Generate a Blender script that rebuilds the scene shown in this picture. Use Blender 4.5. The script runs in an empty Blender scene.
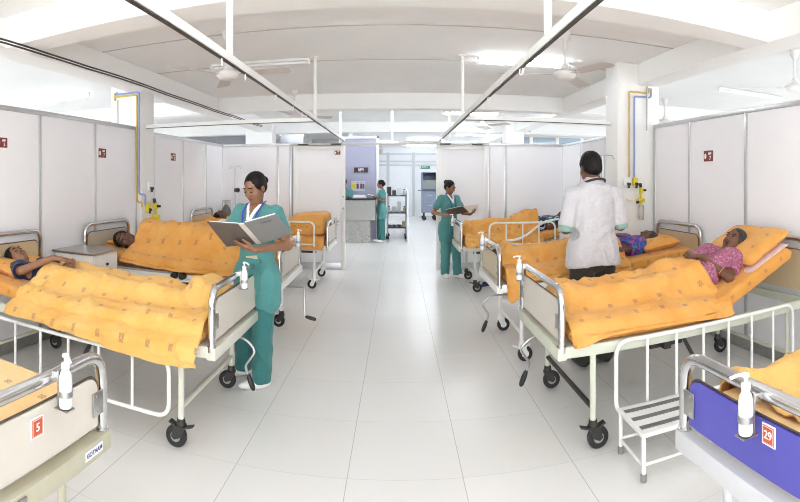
import bpy, bmesh, math, random
import numpy as np
from mathutils import Vector, Matrix, noise, Euler
random.seed(7)
SC = bpy.context.scene
COL = SC.collection
R = math.radians
PI = math.pi
V = Vector

# ---------------------------------------------------------------- materials
def srgb(r, g, b):
    f = lambda c: (c / 255 / 12.92) if c / 255 <= .04045 else ((c / 255 + .055) / 1.055) ** 2.4
    return (f(r), f(g), f(b), 1)

class NT:
    def __init__(s, name):
        s.m = bpy.data.materials.new(name); s.m.use_nodes = True
        s.t = s.m.node_tree; s.t.nodes.clear()
        s.out = s.n('ShaderNodeOutputMaterial'); s.b = s.n('ShaderNodeBsdfPrincipled')
        s.l(s.b.outputs[0], s.out.inputs[0])
    def n(s, k, **kw):
        o = s.t.nodes.new(k)
        for a, v in kw.items(): setattr(o, a, v)
        return o
    def l(s, a, b): s.t.links.new(a, b)
    def set(s, n, i, v):
        if hasattr(v, 'is_output') or hasattr(v, 'node'): s.l(v, n.inputs[i])
        else: n.inputs[i].default_value = v
    def math(s, op, a, b=0, c=None):
        o = s.n('ShaderNodeMath', operation=op); s.set(o, 0, a); s.set(o, 1, b)
        if c is not None: s.set(o, 2, c)
        return o.outputs[0]
    def mix(s, f, a, b):
        o = s.n('ShaderNodeMix', data_type='RGBA'); s.set(o, 0, f); s.set(o, 6, a); s.set(o, 7, b); return o.outputs[2]
    def noise(s, vec, scale, detail=4, rough=.55):
        o = s.n('ShaderNodeTexNoise'); s.set(o, 'Vector', vec); o.inputs['Scale'].default_value = scale
        o.inputs['Detail'].default_value = detail; o.inputs['Roughness'].default_value = rough; return o.outputs[0]
    def coord(s, k='Object'): return s.n('ShaderNodeTexCoord').outputs[k]
    def ramp(s, f, a, b):
        o = s.n('ShaderNodeMapRange'); s.set(o, 0, f); o.inputs[1].default_value = a; o.inputs[2].default_value = b; return o.outputs[0]
    def bump(s, h, strength, dist=.01):
        o = s.n('ShaderNodeBump'); o.inputs['Strength'].default_value = strength; o.inputs['Distance'].default_value = dist
        s.l(h, o.inputs['Height']); s.l(o.outputs[0], s.b.inputs['Normal'])
    def col(s, c): s.set(s.b, 'Base Color', c)

MATS = {}
def mat(name, c, rough=.5, metal=0, var=.06, scale=14, bump=0, bscale=120, emit=None, spec=None, alpha=None, trans=None, sss=None):
    if name in MATS: return MATS[name]
    t = NT(name); co = t.coord()
    dark = tuple(x * (1 - var) for x in c[:3]) + (1,); lite = tuple(min(1, x * (1 + var)) for x in c[:3]) + (1,)
    t.col(t.mix(t.noise(co, scale), dark, lite))
    t.b.inputs['Roughness'].default_value = rough; t.b.inputs['Metallic'].default_value = metal
    if spec is not None: t.b.inputs['Specular IOR Level'].default_value = spec
    if bump: t.bump(t.noise(co, bscale), bump, .004)
    if emit:
        t.b.inputs['Emission Color'].default_value = c; t.b.inputs['Emission Strength'].default_value = emit
    if trans is not None: t.b.inputs['Transmission Weight'].default_value = trans
    if alpha is not None: t.b.inputs['Alpha'].default_value = alpha
    if sss:
        t.b.inputs['Subsurface Weight'].default_value = sss; t.b.inputs['Subsurface Radius'].default_value = (.02, .008, .004)
        t.b.inputs['Subsurface Scale'].default_value = .3
    MATS[name] = t.m; return t.m

def tile_mat():
    t = NT('floor_tiles'); co = t.coord()
    sx = t.n('ShaderNodeSeparateXYZ'); t.l(co, sx.inputs[0])
    S = .6
    def line(c, off, w):
        f = t.math('FRACT', t.math('DIVIDE', t.math('SUBTRACT', c, off), S))
        d = t.math('MINIMUM', f, t.math('SUBTRACT', 1, f))
        return t.math('LESS_THAN', d, w / S)
    lx = line(sx.outputs[0], -.263 + .0, .0022); ly = line(sx.outputs[1], 3.10, .0022)
    g = t.math('MAXIMUM', t.math('MULTIPLY', lx, .7), t.math('MULTIPLY', ly, .3))
    # tile-by-tile tone
    fl = t.n('ShaderNodeVectorMath', operation='FLOOR')
    dv = t.n('ShaderNodeVectorMath', operation='MULTIPLY_ADD'); t.l(co, dv.inputs[0]); dv.inputs[1].default_value = (1 / S, 1 / S, 0); dv.inputs[2].default_value = (.263 / S, -3.10 / S, 0)
    t.l(dv.outputs[0], fl.inputs[0])
    wn = t.n('ShaderNodeTexWhiteNoise'); t.l(fl.outputs[0], wn.inputs['Vector'])
    base = t.mix(wn.outputs['Value'], (.78, .775, .76, 1), (.81, .805, .79, 1))
    nz = t.ramp(t.noise(co, 3.2, 6), .35, .7)
    base = t.mix(t.math('MULTIPLY', nz, .12), base, (.73, .72, .70, 1))
    sp = t.math('GREATER_THAN', t.noise(co, 55, 2), .76)
    base = t.mix(t.math('MULTIPLY', sp, .05), base, (.5, .47, .42, 1))
    t.col(t.mix(t.math('MULTIPLY', g, .7), base, (.23, .205, .17, 1)))
    t.b.inputs['Roughness'].default_value = .24
    t.b.inputs['Specular IOR Level'].default_value = .5
    return t.m

def cloth_mat(name, c1, c2, motif=(.34, .16, .11, 1), cell=.150, msize=.0145, mw=.85):
    """orange ward linen with small woven motifs, laid out in the cloth's own UVs (metres)"""
    t = NT(name); uv = t.coord('UV'); co = t.coord()
    s = t.n('ShaderNodeSeparateXYZ'); t.l(uv, s.inputs[0])
    v = t.math('DIVIDE', s.outputs[1], cell); row = t.math('FLOOR', v)
    u = t.math('ADD', t.math('DIVIDE', s.outputs[0], cell * 1.15), t.math('MULTIPLY', t.math('MODULO', row, 2), .5))
    fu = t.math('ABSOLUTE', t.math('SUBTRACT', t.math('FRACT', u), .5)); fv = t.math('ABSOLUTE', t.math('SUBTRACT', t.math('FRACT', v), .5))
    inside = t.math('MULTIPLY', t.math('LESS_THAN', fu, msize / cell / 1.15), t.math('LESS_THAN', fv, msize / cell))
    sc = t.n('ShaderNodeVectorMath', operation='SCALE'); t.l(uv, sc.inputs[0]); sc.inputs['Scale'].default_value = 1
    ck = t.n('ShaderNodeTexChecker'); t.l(sc.outputs[0], ck.inputs[0]); ck.inputs['Scale'].default_value = 115
    weave = t.math('ADD', t.math('MULTIPLY', ck.outputs[1], .45), .4)
    tone = t.mix(t.ramp(t.noise(co, 5, 5), .3, .7), c1, c2)
    t.col(t.mix(t.math('MULTIPLY', t.math('MULTIPLY', inside, weave), mw), tone, motif))
    t.b.inputs['Roughness'].default_value = .85; t.b.inputs['Specular IOR Level'].default_value = .15
    t.b.inputs['Sheen Weight'].default_value = .15
    n1 = t.noise(uv, 16, 6, .6); n2 = t.noise(uv, 400, 2)
    t.bump(t.math('ADD', n1, t.math('MULTIPLY', n2, .10)), .5, .04)
    return t.m

def granite_mat():
    t = NT('granite'); co = t.coord()
    a = t.noise(co, 45, 6, .7); b = t.noise(co, 130, 3)
    c = t.mix(t.ramp(a, .35, .65), (.22, .215, .20, 1), (.60, .59, .555, 1))
    t.col(t.mix(t.math('GREATER_THAN', b, .62), c, (.07, .065, .06, 1))); t.b.inputs['Roughness'].default_value = .25
    return t.m

def print_mat(name, base, cols, scale=38):
    """printed garment cloth: irregular coloured flecks"""
    t = NT(name); co = t.coord(); c = base
    for i, k in enumerate(cols):
        mp = t.n('ShaderNodeMapping'); t.l(co, mp.inputs[0]); mp.inputs['Location'].default_value = (i * 3.1, i * 1.7, i)
        c = t.mix(t.math('GREATER_THAN', t.noise(mp.outputs[0], scale, 2), .57), c, k)
    t.col(c); t.b.inputs['Roughness'].default_value = .8; t.bump(t.noise(co, 30), .3, .01)
    return t.m

# ---------------------------------------------------------------- mesh builder
class MB:
    def __init__(s): s.v = []; s.f = []; s.mi = []
    def add(s, vs, fs, mi=0):
        o = len(s.v); s.v += [tuple(v) for v in vs]; s.f += [tuple(i + o for i in f) for f in fs]; s.mi += [mi] * len(fs); return s
    def box(s, c, d, rot=None, mi=0, bev=0):
        """box centred at c, full sizes d; bev chamfers every edge"""
        hx, hy, hz = [x / 2 for x in d]; M = rot.to_matrix() if isinstance(rot, Euler) else rot
        if bev <= 0:
            vs = [V((x, y, z)) for x in (-hx, hx) for y in (-hy, hy) for z in (-hz, hz)]
            fs = [(0, 1, 3, 2), (4, 6, 7, 5), (0, 4, 5, 1), (2, 3, 7, 6), (0, 2, 6, 4), (1, 5, 7, 3)]
        else:
            b = min(bev, hx * .9, hy * .9, hz * .9); bm = bmesh.new(); bmesh.ops.create_cube(bm, size=1)
            for v in bm.verts: v.co = V((v.co.x * 2 * hx, v.co.y * 2 * hy, v.co.z * 2 * hz))
            bmesh.ops.bevel(bm, geom=list(bm.edges), offset=b, segments=2, affect='EDGES', profile=.5)
            bm.verts.index_update(); vs = [v.co.copy() for v in bm.verts]; fs = [[v.index for v in f.verts] for f in bm.faces]; bm.free()
        if M is not None: vs = [M @ v for v in vs]
        return s.add([v + V(c) for v in vs], fs, mi)
    def bb(s, x0, x1, y0, y1, z0, z1, bev=0, mi=0):
        return s.box(((x0 + x1) / 2, (y0 + y1) / 2, (z0 + z1) / 2), (abs(x1 - x0), abs(y1 - y0), abs(z1 - z0)), None, mi, bev)
    def cyl(s, a, b, r, r2=None, seg=14, mi=0, cap=True):
        a = V(a); b = V(b); r2 = r if r2 is None else r2; d = (b - a).normalized()
        u = d.orthogonal().normalized(); w = d.cross(u); vs = []
        for p, q in ((a, r), (b, r2)):
            for i in range(seg):
                t = 2 * PI * i / seg; vs.append(p + (u * math.cos(t) + w * math.sin(t)) * q)
        fs = [(i, (i + 1) % seg, seg + (i + 1) % seg, seg + i) for i in range(seg)]
        if cap: fs += [tuple(range(seg - 1, -1, -1)), tuple(range(seg, 2 * seg))]
        return s.add(vs, fs, mi)
    def tube(s, pts, r, seg=10, mi=0, flat=None, rad=None):
        """tube swept along pts (parallel transport); flat=(a,b) gives an elliptical section"""
        pts = [V(p) for p in pts]; n = len(pts); vs = []; u = None
        for i, p in enumerate(pts):
            d = (pts[min(i + 1, n - 1)] - pts[max(i - 1, 0)]).normalized()
            u = (d.orthogonal() if u is None else u - d * u.dot(d)).normalized(); w = d.cross(u)
            q = rad[i] if rad else r
            for k in range(seg):
                t = 2 * PI * k / seg
                vs.append(p + u * math.cos(t) * (flat[0] if flat else q) + w * math.sin(t) * (flat[1] if flat else q))
        fs = [(i * seg + k, i * seg + (k + 1) % seg, (i + 1) * seg + (k + 1) % seg, (i + 1) * seg + k) for i in range(n - 1) for k in range(seg)]
        fs += [tuple(range(seg - 1, -1, -1)), tuple(range((n - 1) * seg, n * seg))]
        return s.add(vs, fs, mi)
    def strip(s, pts, side, w, th=.002, mi=0):
        """flat ribbon of width w along pts; side = width direction"""
        pts = [V(p) for p in pts]; side = V(side).normalized(); n = len(pts); vs = []
        for i, p in enumerate(pts):
            d = (pts[min(i + 1, n - 1)] - pts[max(i - 1, 0)]).normalized(); nn = d.cross(side).normalized()
            for a, b in ((-1, -1), (1, -1), (1, 1), (-1, 1)): vs.append(p + side * w / 2 * a + nn * th / 2 * b)
        fs = [(i * 4 + k, i * 4 + (k + 1) % 4, i * 4 + 4 + (k + 1) % 4, i * 4 + 4 + k) for i in range(n - 1) for k in range(4)]
        return s.add(vs, fs + [(3, 2, 1, 0), tuple(range(4 * n - 4, 4 * n))], mi)
    def ell(s, c, r, rot=None, seg=16, rings=10, mi=0):
        vs = [V((0, 0, 1))]; c = V(c)
        for i in range(1, rings):
            p = PI * i / rings
            for k in range(seg):
                t = 2 * PI * k / seg; vs.append(V((math.sin(p) * math.cos(t), math.sin(p) * math.sin(t), math.cos(p))))
        vs.append(V((0, 0, -1))); fs = [(0, 1 + k, 1 + (k + 1) % seg) for k in range(seg)]
        for i in range(rings - 2):
            for k in range(seg): fs.append((1 + i * seg + k, 1 + (i + 1) * seg + k, 1 + (i + 1) * seg + (k + 1) % seg, 1 + i * seg + (k + 1) % seg))
        L = len(vs) - 1; o = 1 + (rings - 2) * seg; fs += [(L, o + (k + 1) % seg, o + k) for k in range(seg)]
        r = (r, r, r) if isinstance(r, (int, float)) else r
        vs = [V((v.x * r[0], v.y * r[1], v.z * r[2])) for v in vs]
        if rot is not None: M = rot.to_matrix() if isinstance(rot, Euler) else rot; vs = [M @ v for v in vs]
        return s.add([v + c for v in vs], fs, mi)
    def lathe(s, prof, c=(0, 0, 0), seg=18, axis=None, mi=0):
        """prof: (radius, height) list turned round axis (default z)"""
        c = V(c); M = V((0, 0, 1)).rotation_difference(V(axis)).to_matrix() if axis is not None else Matrix.Identity(3)
        vs = [c + M @ V((r * math.cos(2 * PI * k / seg), r * math.sin(2 * PI * k / seg), h)) for r, h in prof for k in range(seg)]
        n = len(prof); fs = [(i * seg + k, i * seg + (k + 1) % seg, (i + 1) * seg + (k + 1) % seg, (i + 1) * seg + k) for i in range(n - 1) for k in range(seg)]
        return s.add(vs, fs + [tuple(range(seg - 1, -1, -1)), tuple(range((n - 1) * seg, n * seg))], mi)
    def prism(s, poly, M, th, mi=0):
        """2-D polygon extruded to thickness th (centred), placed by 4x4 M (polygon in local xy)"""
        n = len(poly); vs = [M @ V((x, y, z)) for z in (-th / 2, th / 2) for x, y in poly]
        fs = [tuple(range(n - 1, -1, -1)), tuple(range(n, 2 * n))] + [(i, (i + 1) % n, n + (i + 1) % n, n + i) for i in range(n)]
        return s.add(vs, fs, mi)
    def build(s, name, m, parent=None, smooth=True, loc=None, angle=40):
        me = bpy.data.meshes.new(name); me.from_pydata(s.v, [], s.f)
        for k in (m if isinstance(m, (list, tuple)) else [m]): me.materials.append(k)
        if any(s.mi): me.polygons.foreach_set('material_index', s.mi)
        bm = bmesh.new(); bm.from_mesh(me); bmesh.ops.recalc_face_normals(bm, faces=bm.faces); bm.to_mesh(me); bm.free()
        if smooth: me.polygons.foreach_set('use_smooth', [True] * len(me.polygons)); me.set_sharp_from_angle(angle=R(angle))
        return link(name, me, parent, loc)

def link(name, me, parent=None, loc=None):
    o = bpy.data.objects.new(name, me); COL.objects.link(o)
    if parent is not None: o.parent = parent
    if loc is not None: o.location = loc
    return o
def tag(o, label, cat, group=None, kind=None):
    o['label'] = label; o['category'] = cat
    if group: o['group'] = group
    if kind: o['kind'] = kind
    return o
def thing(name, label, cat, loc=(0, 0, 0), rz=0, group=None):
    o = bpy.data.objects.new(name, None); COL.objects.link(o); o.location = loc; o.rotation_euler = (0, 0, rz); o.empty_display_size = .1
    return tag(o, label, cat, group)
def struct(o, label=None):
    o['kind'] = 'structure'
    if label: o['label'] = label
    return o
def dup(root, loc, rz=None, label=None, group=None):
    r = root.copy(); COL.objects.link(r); r.location = loc
    if rz is not None: r.rotation_euler = (0, 0, rz)
    if label: r['label'] = label
    if group: r['group'] = group
    for ch in list(root.children):
        c = ch.copy(); COL.objects.link(c); c.parent = r
        for g in list(ch.children):
            d = g.copy(); COL.objects.link(d); d.parent = c
    return r
def text(name, body, size, m, parent, M, ext=.0008, width=None):
    """lettering as a real mesh; M places it (local xy plane, reading along +x)"""
    cu = bpy.data.curves.new(name, 'FONT'); cu.body = body; cu.size = size; cu.extrude = ext; cu.align_x = 'CENTER'; cu.align_y = 'CENTER'; cu.offset = size * .012
    tmp = bpy.data.objects.new(name, cu); COL.objects.link(tmp)
    dg = bpy.context.evaluated_depsgraph_get(); me = bpy.data.meshes.new_from_object(tmp.evaluated_get(dg))
    bpy.data.objects.remove(tmp); bpy.data.curves.remove(cu)
    w = max(v.co.x for v in me.vertices) - min(v.co.x for v in me.vertices)
    S = Matrix.Diagonal((width / w, 1, 1, 1)) if width else Matrix.Identity(4)
    me.transform(M @ S); me.materials.clear(); me.materials.append(m)
    return link(name, me, parent)
def frame(o, x, y):
    """4x4 with local x along x, local y along y, at o"""
    x = V(x).normalized(); y = V(y).normalized(); z = x.cross(y)
    return Matrix(((x.x, y.x, z.x, o[0]), (x.y, y.y, z.y, o[1]), (x.z, y.z, z.z, o[2]), (0, 0, 0, 1)))
def arc(c, r, a0, a1, n, ex, ey):
    c = V(c); ex = V(ex); ey = V(ey)
    return [c + ex * r * math.cos(a0 + (a1 - a0) * i / n) + ey * r * math.sin(a0 + (a1 - a0) * i / n) for i in range(n + 1)]
def bez(p0, p1, p2, p3, n=12):
    p0, p1, p2, p3 = map(V, (p0, p1, p2, p3)); o = []
    for i in range(n + 1):
        t = i / n; s = 1 - t; o.append(p0 * s ** 3 + p1 * 3 * s * s * t + p2 * 3 * s * t * t + p3 * t ** 3)
    return o
def rounded(pts, r, n=5):
    """polyline with rounded corners"""
    pts = [V(p) for p in pts]; o = [pts[0]]
    for a, b, c in zip(pts, pts[1:], pts[2:]):
        d1 = (a - b); d2 = (c - b); q = min(r, d1.length * .49, d2.length * .49)
        p = b + d1.normalized() * q; e = b + d2.normalized() * q
        for i in range(n + 1):
            t = i / n; o.append(p * (1 - t) ** 2 + b * 2 * t * (1 - t) + e * t * t)
    return o + [pts[-1]]

# ---------------------------------------------------------------- palette
M_WALL = mat('painted_white', (.85, .86, .88, 1), .7, var=.03, scale=3)
M_CEIL = mat('ceiling_paint', (.86, .86, .85, 1), .85, var=.05, scale=2, bump=.1, bscale=30)
M_BEAM = mat('beam_paint', (.86, .86, .85, 1), .8, var=.03, scale=3, bump=.08, bscale=40)
M_PANEL = mat('partition_board', (.87, .875, .91, 1), .45, var=.02, scale=4)
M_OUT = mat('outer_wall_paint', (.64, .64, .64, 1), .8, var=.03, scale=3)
M_ALU = mat('aluminium', (.62, .63, .65, 1), .35, .85, var=.08, scale=20)
M_WHITE = mat('white_enamel', (.82, .82, .80, 1), .35, var=.03)
M_CREAM = mat('cream_enamel', (.66, .65, .57, 1), .4, var=.06, scale=9)
M_GREYE = mat('grey_enamel', (.62, .63, .65, 1), .4, var=.05)
M_CHROME = mat('chrome', (.66, .66, .67, 1), .16, 1, var=.05)
M_STEEL = mat('brushed_steel', (.48, .48, .47, 1), .33, 1, var=.15, scale=30)
M_LAM = mat('cream_laminate', (.64, .595, .525, 1), .45, var=.05, scale=6)
M_TAN = mat('tan_laminate', (.58, .45, .28, 1), .45, var=.08, scale=6)
M_BLUE = mat('blue_laminate', (.09, .085, .42, 1), .5, var=.1, scale=18)
M_EDGE = mat('panel_edging', (.10, .07, .05, 1), .5)
M_BLACK = mat('black_rubber', (.016, .016, .018, 1), .5, var=.2)
M_DARK = mat('dark_metal', (.05, .048, .045, 1), .45, .4, var=.2)
M_PLAST = mat('white_plastic', (.86, .87, .88, 1), .3, var=.02)
M_RED = mat('maroon_sign', (.20, .022, .022, 1), .4, var=.08)
M_ORANGE = mat('orange_sign', (.56, .10, .035, 1), .4, var=.06)
M_SIGNW = mat('sign_white', (.88, .88, .87, 1), .5, var=.02)
M_YEL = mat('yellow_plastic', (.75, .62, .02, 1), .4, var=.05)
M_PIPEY = mat('yellow_pipe', (.62, .44, .10, 1), .4, var=.08)
M_PIPEB = mat('blue_pipe', (.25, .33, .60, 1), .4, var=.08)
M_TUBE = mat('lit_tube', (.90, .95, 1, 1), .5, var=0, emit=11)
# ---------------------------------------------------------------- the setting
LW, RW, BW, PH = -3.13, 2.92, 8.26, 2.17
b = MB(); b.bb(-9, 9, -4, 20.6, -.1, 0); struct(b.build('floor', tile_mat(), smooth=False), 'pale grey square tiled floor')
b = MB(); b.bb(-3.1, 2.85, -4, 20.6, 2.9, 3.0); struct(b.build('ceiling', M_CEIL, smooth=False), 'white painted concrete ceiling')
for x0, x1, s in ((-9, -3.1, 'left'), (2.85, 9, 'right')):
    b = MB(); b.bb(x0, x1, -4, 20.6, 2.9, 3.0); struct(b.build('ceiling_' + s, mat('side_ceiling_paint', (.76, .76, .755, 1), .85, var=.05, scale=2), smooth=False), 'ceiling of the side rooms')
def beam(x0, x1, y0, y1, z0=2.65): 
    b = MB(); b.bb(x0, x1, y0, y1, z0, 2.9, .008); return struct(b.build('ceiling_beam', M_BEAM, smooth=False), 'white concrete ceiling beam')
beam(-3.25, -2.95, -4, 16.4); beam(2.70, 2.98, -4, 16.4)
for y0, y1 in ((2.82, 3.10), (7.6, 7.88), (11.4, 11.7)):
    for x0, x1 in ((-2.95, 2.70),): beam(x0, x1, y0, y1)
for y0, y1 in ((7.6, 7.88), (11.4, 11.7)): beam(-9, -3.25, y0, y1); beam(2.98, 9, y0, y1)
# thin slab joints on the ceiling
for y in (4.24, 5.47):
    b = MB(); b.bb(-2.95, 2.70, y - .006, y + .006, 2.893, 2.902); struct(b.build('trim_ceiling_joint', mat('joint_grey', (.5, .49, .47, 1), .9), smooth=False))
# outer shell of the hall, seen only above the partitions
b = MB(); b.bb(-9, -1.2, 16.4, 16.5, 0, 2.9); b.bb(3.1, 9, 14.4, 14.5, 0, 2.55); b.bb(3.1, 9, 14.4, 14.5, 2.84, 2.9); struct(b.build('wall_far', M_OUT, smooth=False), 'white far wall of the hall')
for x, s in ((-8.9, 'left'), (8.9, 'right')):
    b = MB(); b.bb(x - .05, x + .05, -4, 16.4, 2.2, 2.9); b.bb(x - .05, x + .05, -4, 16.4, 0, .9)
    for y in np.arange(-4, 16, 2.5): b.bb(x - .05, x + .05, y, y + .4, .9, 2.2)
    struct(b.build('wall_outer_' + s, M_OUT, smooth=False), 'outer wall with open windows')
# wall coloured dark grey for the shade over the left back partition, and service duct on the right
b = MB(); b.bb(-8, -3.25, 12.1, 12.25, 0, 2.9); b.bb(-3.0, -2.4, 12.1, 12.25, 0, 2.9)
struct(b.build('wall_far_left', mat('void_shade_grey', (.30, .31, .34, 1), .7), smooth=False), 'wall coloured dark grey for the shade far behind the left partitions')

def column(name, x0, x1, y0, y1, label):
    b = MB(); b.bb(x0, x1, y0, y1, 0, 2.9, .012); return struct(b.build(name, M_BEAM, smooth=False), label)
column('column', -3.5, -3.05, 5.22, 5.56, 'white column with gas pipes between the left partitions')
column('column', 2.44, 2.99, 5.02, 5.36, 'white column with gas pipes behind the doctor')
column('column', -3.57, -2.92, 11.0, 11.4, 'white column above the left back partition'); column('column', 2.48, 2.92, 11.0, 11.4, 'white column above the right back partition')

def partition(name, p, q, n, label, h=PH, posts=None, toprail=True):
    """run of white boards between aluminium posts, from p to q (xy)"""
    p = V((p[0], p[1], 0)); q = V((q[0], q[1], 0)); d = q - p; L = d.length; d.normalize(); nn = V((-d.y, d.x, 0))
    Mx = Matrix(((d.x, nn.x, 0), (d.y, nn.y, 0), (0, 0, 1)))
    ts = posts if posts else [L * i / n for i in range(n + 1)]
    w = MB()
    for a, c in zip(ts, ts[1:]): w.box(p + d * (a + c) / 2 + V((0, 0, (h + .08) / 2)), (c - a - .03, .03, h - .08), Mx)
    w = struct(w.build(name, M_PANEL, smooth=False), label)
    for t in ts:
        b = MB(); b.box(p + d * t + V((0, 0, h / 2)), (.042, .046, h), Mx, bev=.006); b.build('post', M_ALU, w)
    b = MB(); b.box(p + d * L / 2 + V((0, 0, h - .02)), (L, .05, .045), Mx, bev=.006); b.build('top_rail', M_ALU, w)
    b = MB(); b.box(p + d * L / 2 + V((0, 0, .05)), (L, .05, .10), Mx, bev=.004); b.build('skirting', M_STEEL, w)
    return w
partition('wall_left_near', (LW, .71), (LW, 5.2), 0, 'white partition boards along the left near beds', h=2.20, posts=[0, .87, 1.72, 2.72, 3.62, 4.49])
partition('wall_left_far', (LW, 5.66), (LW, BW), 0, 'white partition boards beyond the left column', posts=[0, .92, 1.81, 2.60])
partition('wall_right_near', (RW, .55), (RW, 4.98), 0, 'white partition boards along the right near beds', h=2.19, posts=[0, .9, 1.8, 2.79, 3.70, 4.43])
partition('wall_right_far', (RW, 5.46), (RW, BW), 0, 'white partition boards beyond the right column', posts=[0, .95, 1.9, 2.80])
partition('wall_back_left', (LW, BW), (-1.86, BW), 0, 'white partition boards at the back left', posts=[0, 1.05, 1.27])
partition('wall_back_right', (1.56, BW), (RW, BW), 0, 'white partition boards at the back right', posts=[0, .29, 1.36])
def door(name, x0, x1, label, hinge):
    y = BW; d = MB(); d.bb(x0 + .06, x1 - .06, y - .018, y + .018, .12, PH - .12)
    d = struct(d.build(name, M_PANEL, smooth=False), label)
    f = MB()
    for x in (x0 + .035, x1 - .035): f.bb(x - .035, x + .035, y - .035, y + .035, 0, PH - .02, .006)
    f.bb(x0 + .07, x1 - .07, y - .035, y + .035, PH - .12, PH - .05, .006); f.build('door_frame', M_WHITE, d)
    g = MB(); g.bb(x0 + .07, x1 - .07, y - .03, y + .03, .0, .12, .004); g.build('kick_plate', M_ALU, d)
    k = MB()
    for z in (1.25, 1.05): k.ell((hinge, y - .045, z), (.014, .014, .018))
    k.build('latch', M_STEEL, d)
    return d
door('door_1', -1.80, -.90, 'white framed sliding door left of the passage', -.93)
door('door_2', .65, 1.54, 'white framed sliding door right of the passage', .68)
# track above both doors and across the opening
b = MB(); b.bb(-1.86, 1.56, BW - .05, BW - .005, PH - .045, PH + .0, .004)
for x in (-1.62, -1.05, .80, 1.35): b.bb(x - .09, x + .09, BW - .055, BW - .05, PH - .04, PH - .015, mi=1)
t = b.build('trim_1', [mat('track_grey', (.40, .39, .37, 1), .4, .5), M_DARK], smooth=False); struct(t, 'grey sliding door track across the passage')
# rods that hold the track
for x in (-.98, -.10, .88):
    b = MB(); b.cyl((x, BW - .03, PH), (x, BW - .03, 2.9), .022, seg=10); struct(b.build('trim_hanger', M_WHITE))

# ---------------------------------------------------------------- room beyond the passage
b = MB(); b.bb(-1.45, -.53, 12.6, 12.72, 0, 2.62, .01)
struct(b.build('wall_office', mat('lilac_board', (.33, .33, .44, 1), .4, var=.03, scale=2), smooth=False), 'lilac board wall behind the reception counter')
b = MB()
for x in (-.53,): b.bb(x - .03, x + .03, 12.56, 12.74, 0, 2.66)
b.bb(-1.45, -.50, 12.56, 12.74, 2.60, 2.66); struct(b.build('trim_2', M_ALU, smooth=False))
b = MB(); b.bb(-1.3, 3.2, 20.4, 20.5, 0, 2.9); w = struct(b.build('wall_corridor', M_WALL, smooth=False), 'bright white corridor wall beyond the passage')
b = MB()
for z in (2.60, 2.29, 2.13): b.bb(-1.2, 3.0, 20.34, 20.4, z - .03, z + .03)
for x in (-.42, .64): b.bb(x - .06, x + .06, 20.32, 20.4, 0, 2.66)
b.build('mullion', M_GREYE, w)
b = MB(); b.bb(-1.3, -1.2, 12.72, 20.4, 0, 2.9); struct(b.build('wall_corridor_left', M_WALL, smooth=False))
b = MB(); b.bb(3.1, 7.5, 14.43, 14.45, 2.55, 2.84); wi = struct(b.build('window_1', mat('high_glass', (.35, .42, .50, 1), .1), smooth=False), 'strip of high windows above the right back partition')
b = MB()
for x in np.arange(3.2, 7.6, .85): b.bb(x - .05, x + .05, 14.38, 14.46, 2.55, 2.84)
b.build('window_frame', M_WHITE, wi)
b = MB(); b.bb(3.0, 3.1, 14.5, 20.4, 0, 2.9); struct(b.build('wall_corridor_right', M_WALL, smooth=False))
b = MB(); b.bb(.22, .26, 12.0, 14.8, 0, 1.28, .006); w = struct(b.build('wall_low_screen', M_PANEL, smooth=False), 'low white screen beside the trolley')

# ---------------------------------------------------------------- camera, lights, colour
cd = bpy.data.cameras.new('camera'); cam = bpy.data.objects.new('camera', cd); COL.objects.link(cam)
cam.location = (0, 0, 1.55); cam.rotation_euler = (R(90), 0, 0)
F_, CX_, CY_ = 486., 398., 179.
cd.type = 'PANO'; cd.panorama_type = 'CENTRAL_CYLINDRICAL'
cd.central_cylindrical_radius = 1
cd.central_cylindrical_range_u_min = -CX_ / F_; cd.central_cylindrical_range_u_max = (800 - CX_) / F_
cd.central_cylindrical_range_v_min = -(502 - CY_) / F_; cd.central_cylindrical_range_v_max = CY_ / F_
cd.clip_start = .05; cd.clip_end = 100
SC.camera = cam

w = bpy.data.worlds.new('World'); SC.world = w; w.use_nodes = True
bg = w.node_tree.nodes['Background']; bg.inputs[0].default_value = (.96, .98, 1, 1); bg.inputs[1].default_value = 1.1

def tube_light(x, y, z, L, ax, label, lit=True, name='tube_light'):
    o = thing(name, label, 'tube light', (x, y, z), 0 if ax == 'x' else PI / 2, 'fluorescent tube lights on the ceiling')
    b = MB(); b.bb(-L / 2, L / 2, -.02, .02, .02, .05, .004)
    for s in (-1, 1): b.bb(s * L / 2 - .012, s * L / 2 + .012, -.018, .018, -.02, .03, .003)
    b.build('batten', M_WHITE, o)
    b = MB(); b.cyl((-L / 2 + .02, 0, 0), (L / 2 - .02, 0, 0), .016, seg=12); b.build('tube', M_TUBE if lit else mat('unlit_tube', (.85, .85, .85, 1), .3), o)
    return o
tube_light(1.40, 5.30, 2.845, 1.05, 'x', 'glowing tube light on the ceiling beside the right fan')
tube_light(-1.56, 5.30, 2.845, 1.15, 'x', 'unlit tube light on the ceiling behind the left fan', lit=False)
tube_light(1.45, 9.6, 2.845, 1.1, 'x', 'lit tube light just beyond the back beam, above the right door')
tube_light(-1.95, 12.9, 2.845, 1.25, 'x', 'lit tube light above the lilac board wall')
tube_light(.95, 13.0, 2.845, 1.0, 'x', 'lit tube light above the corridor wall')
tube_light(-5.2, 6.1, 2.845, 1.4, 'x', 'lit tube light above the left near partition')
tube_light(-4.4, 8.2, 2.85, .9, 'x', 'lit tube light beyond the left column')
tube_light(4.2, 8.2, 2.845, 1.2, 'x', 'lit tube light beyond the right column')
tube_light(5.0, 5.6, 2.845, 1.3, 'x', 'tube light above the right near partition', lit=False)
for y, nm in ((-.2, 'above the nearest beds'),):
    for x, sd in ((-1.5, 'left'), (1.4, 'right')): tube_light(x, y, 2.845, 1.2, 'x', '%s lit tube light %s' % (sd, nm))
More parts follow.
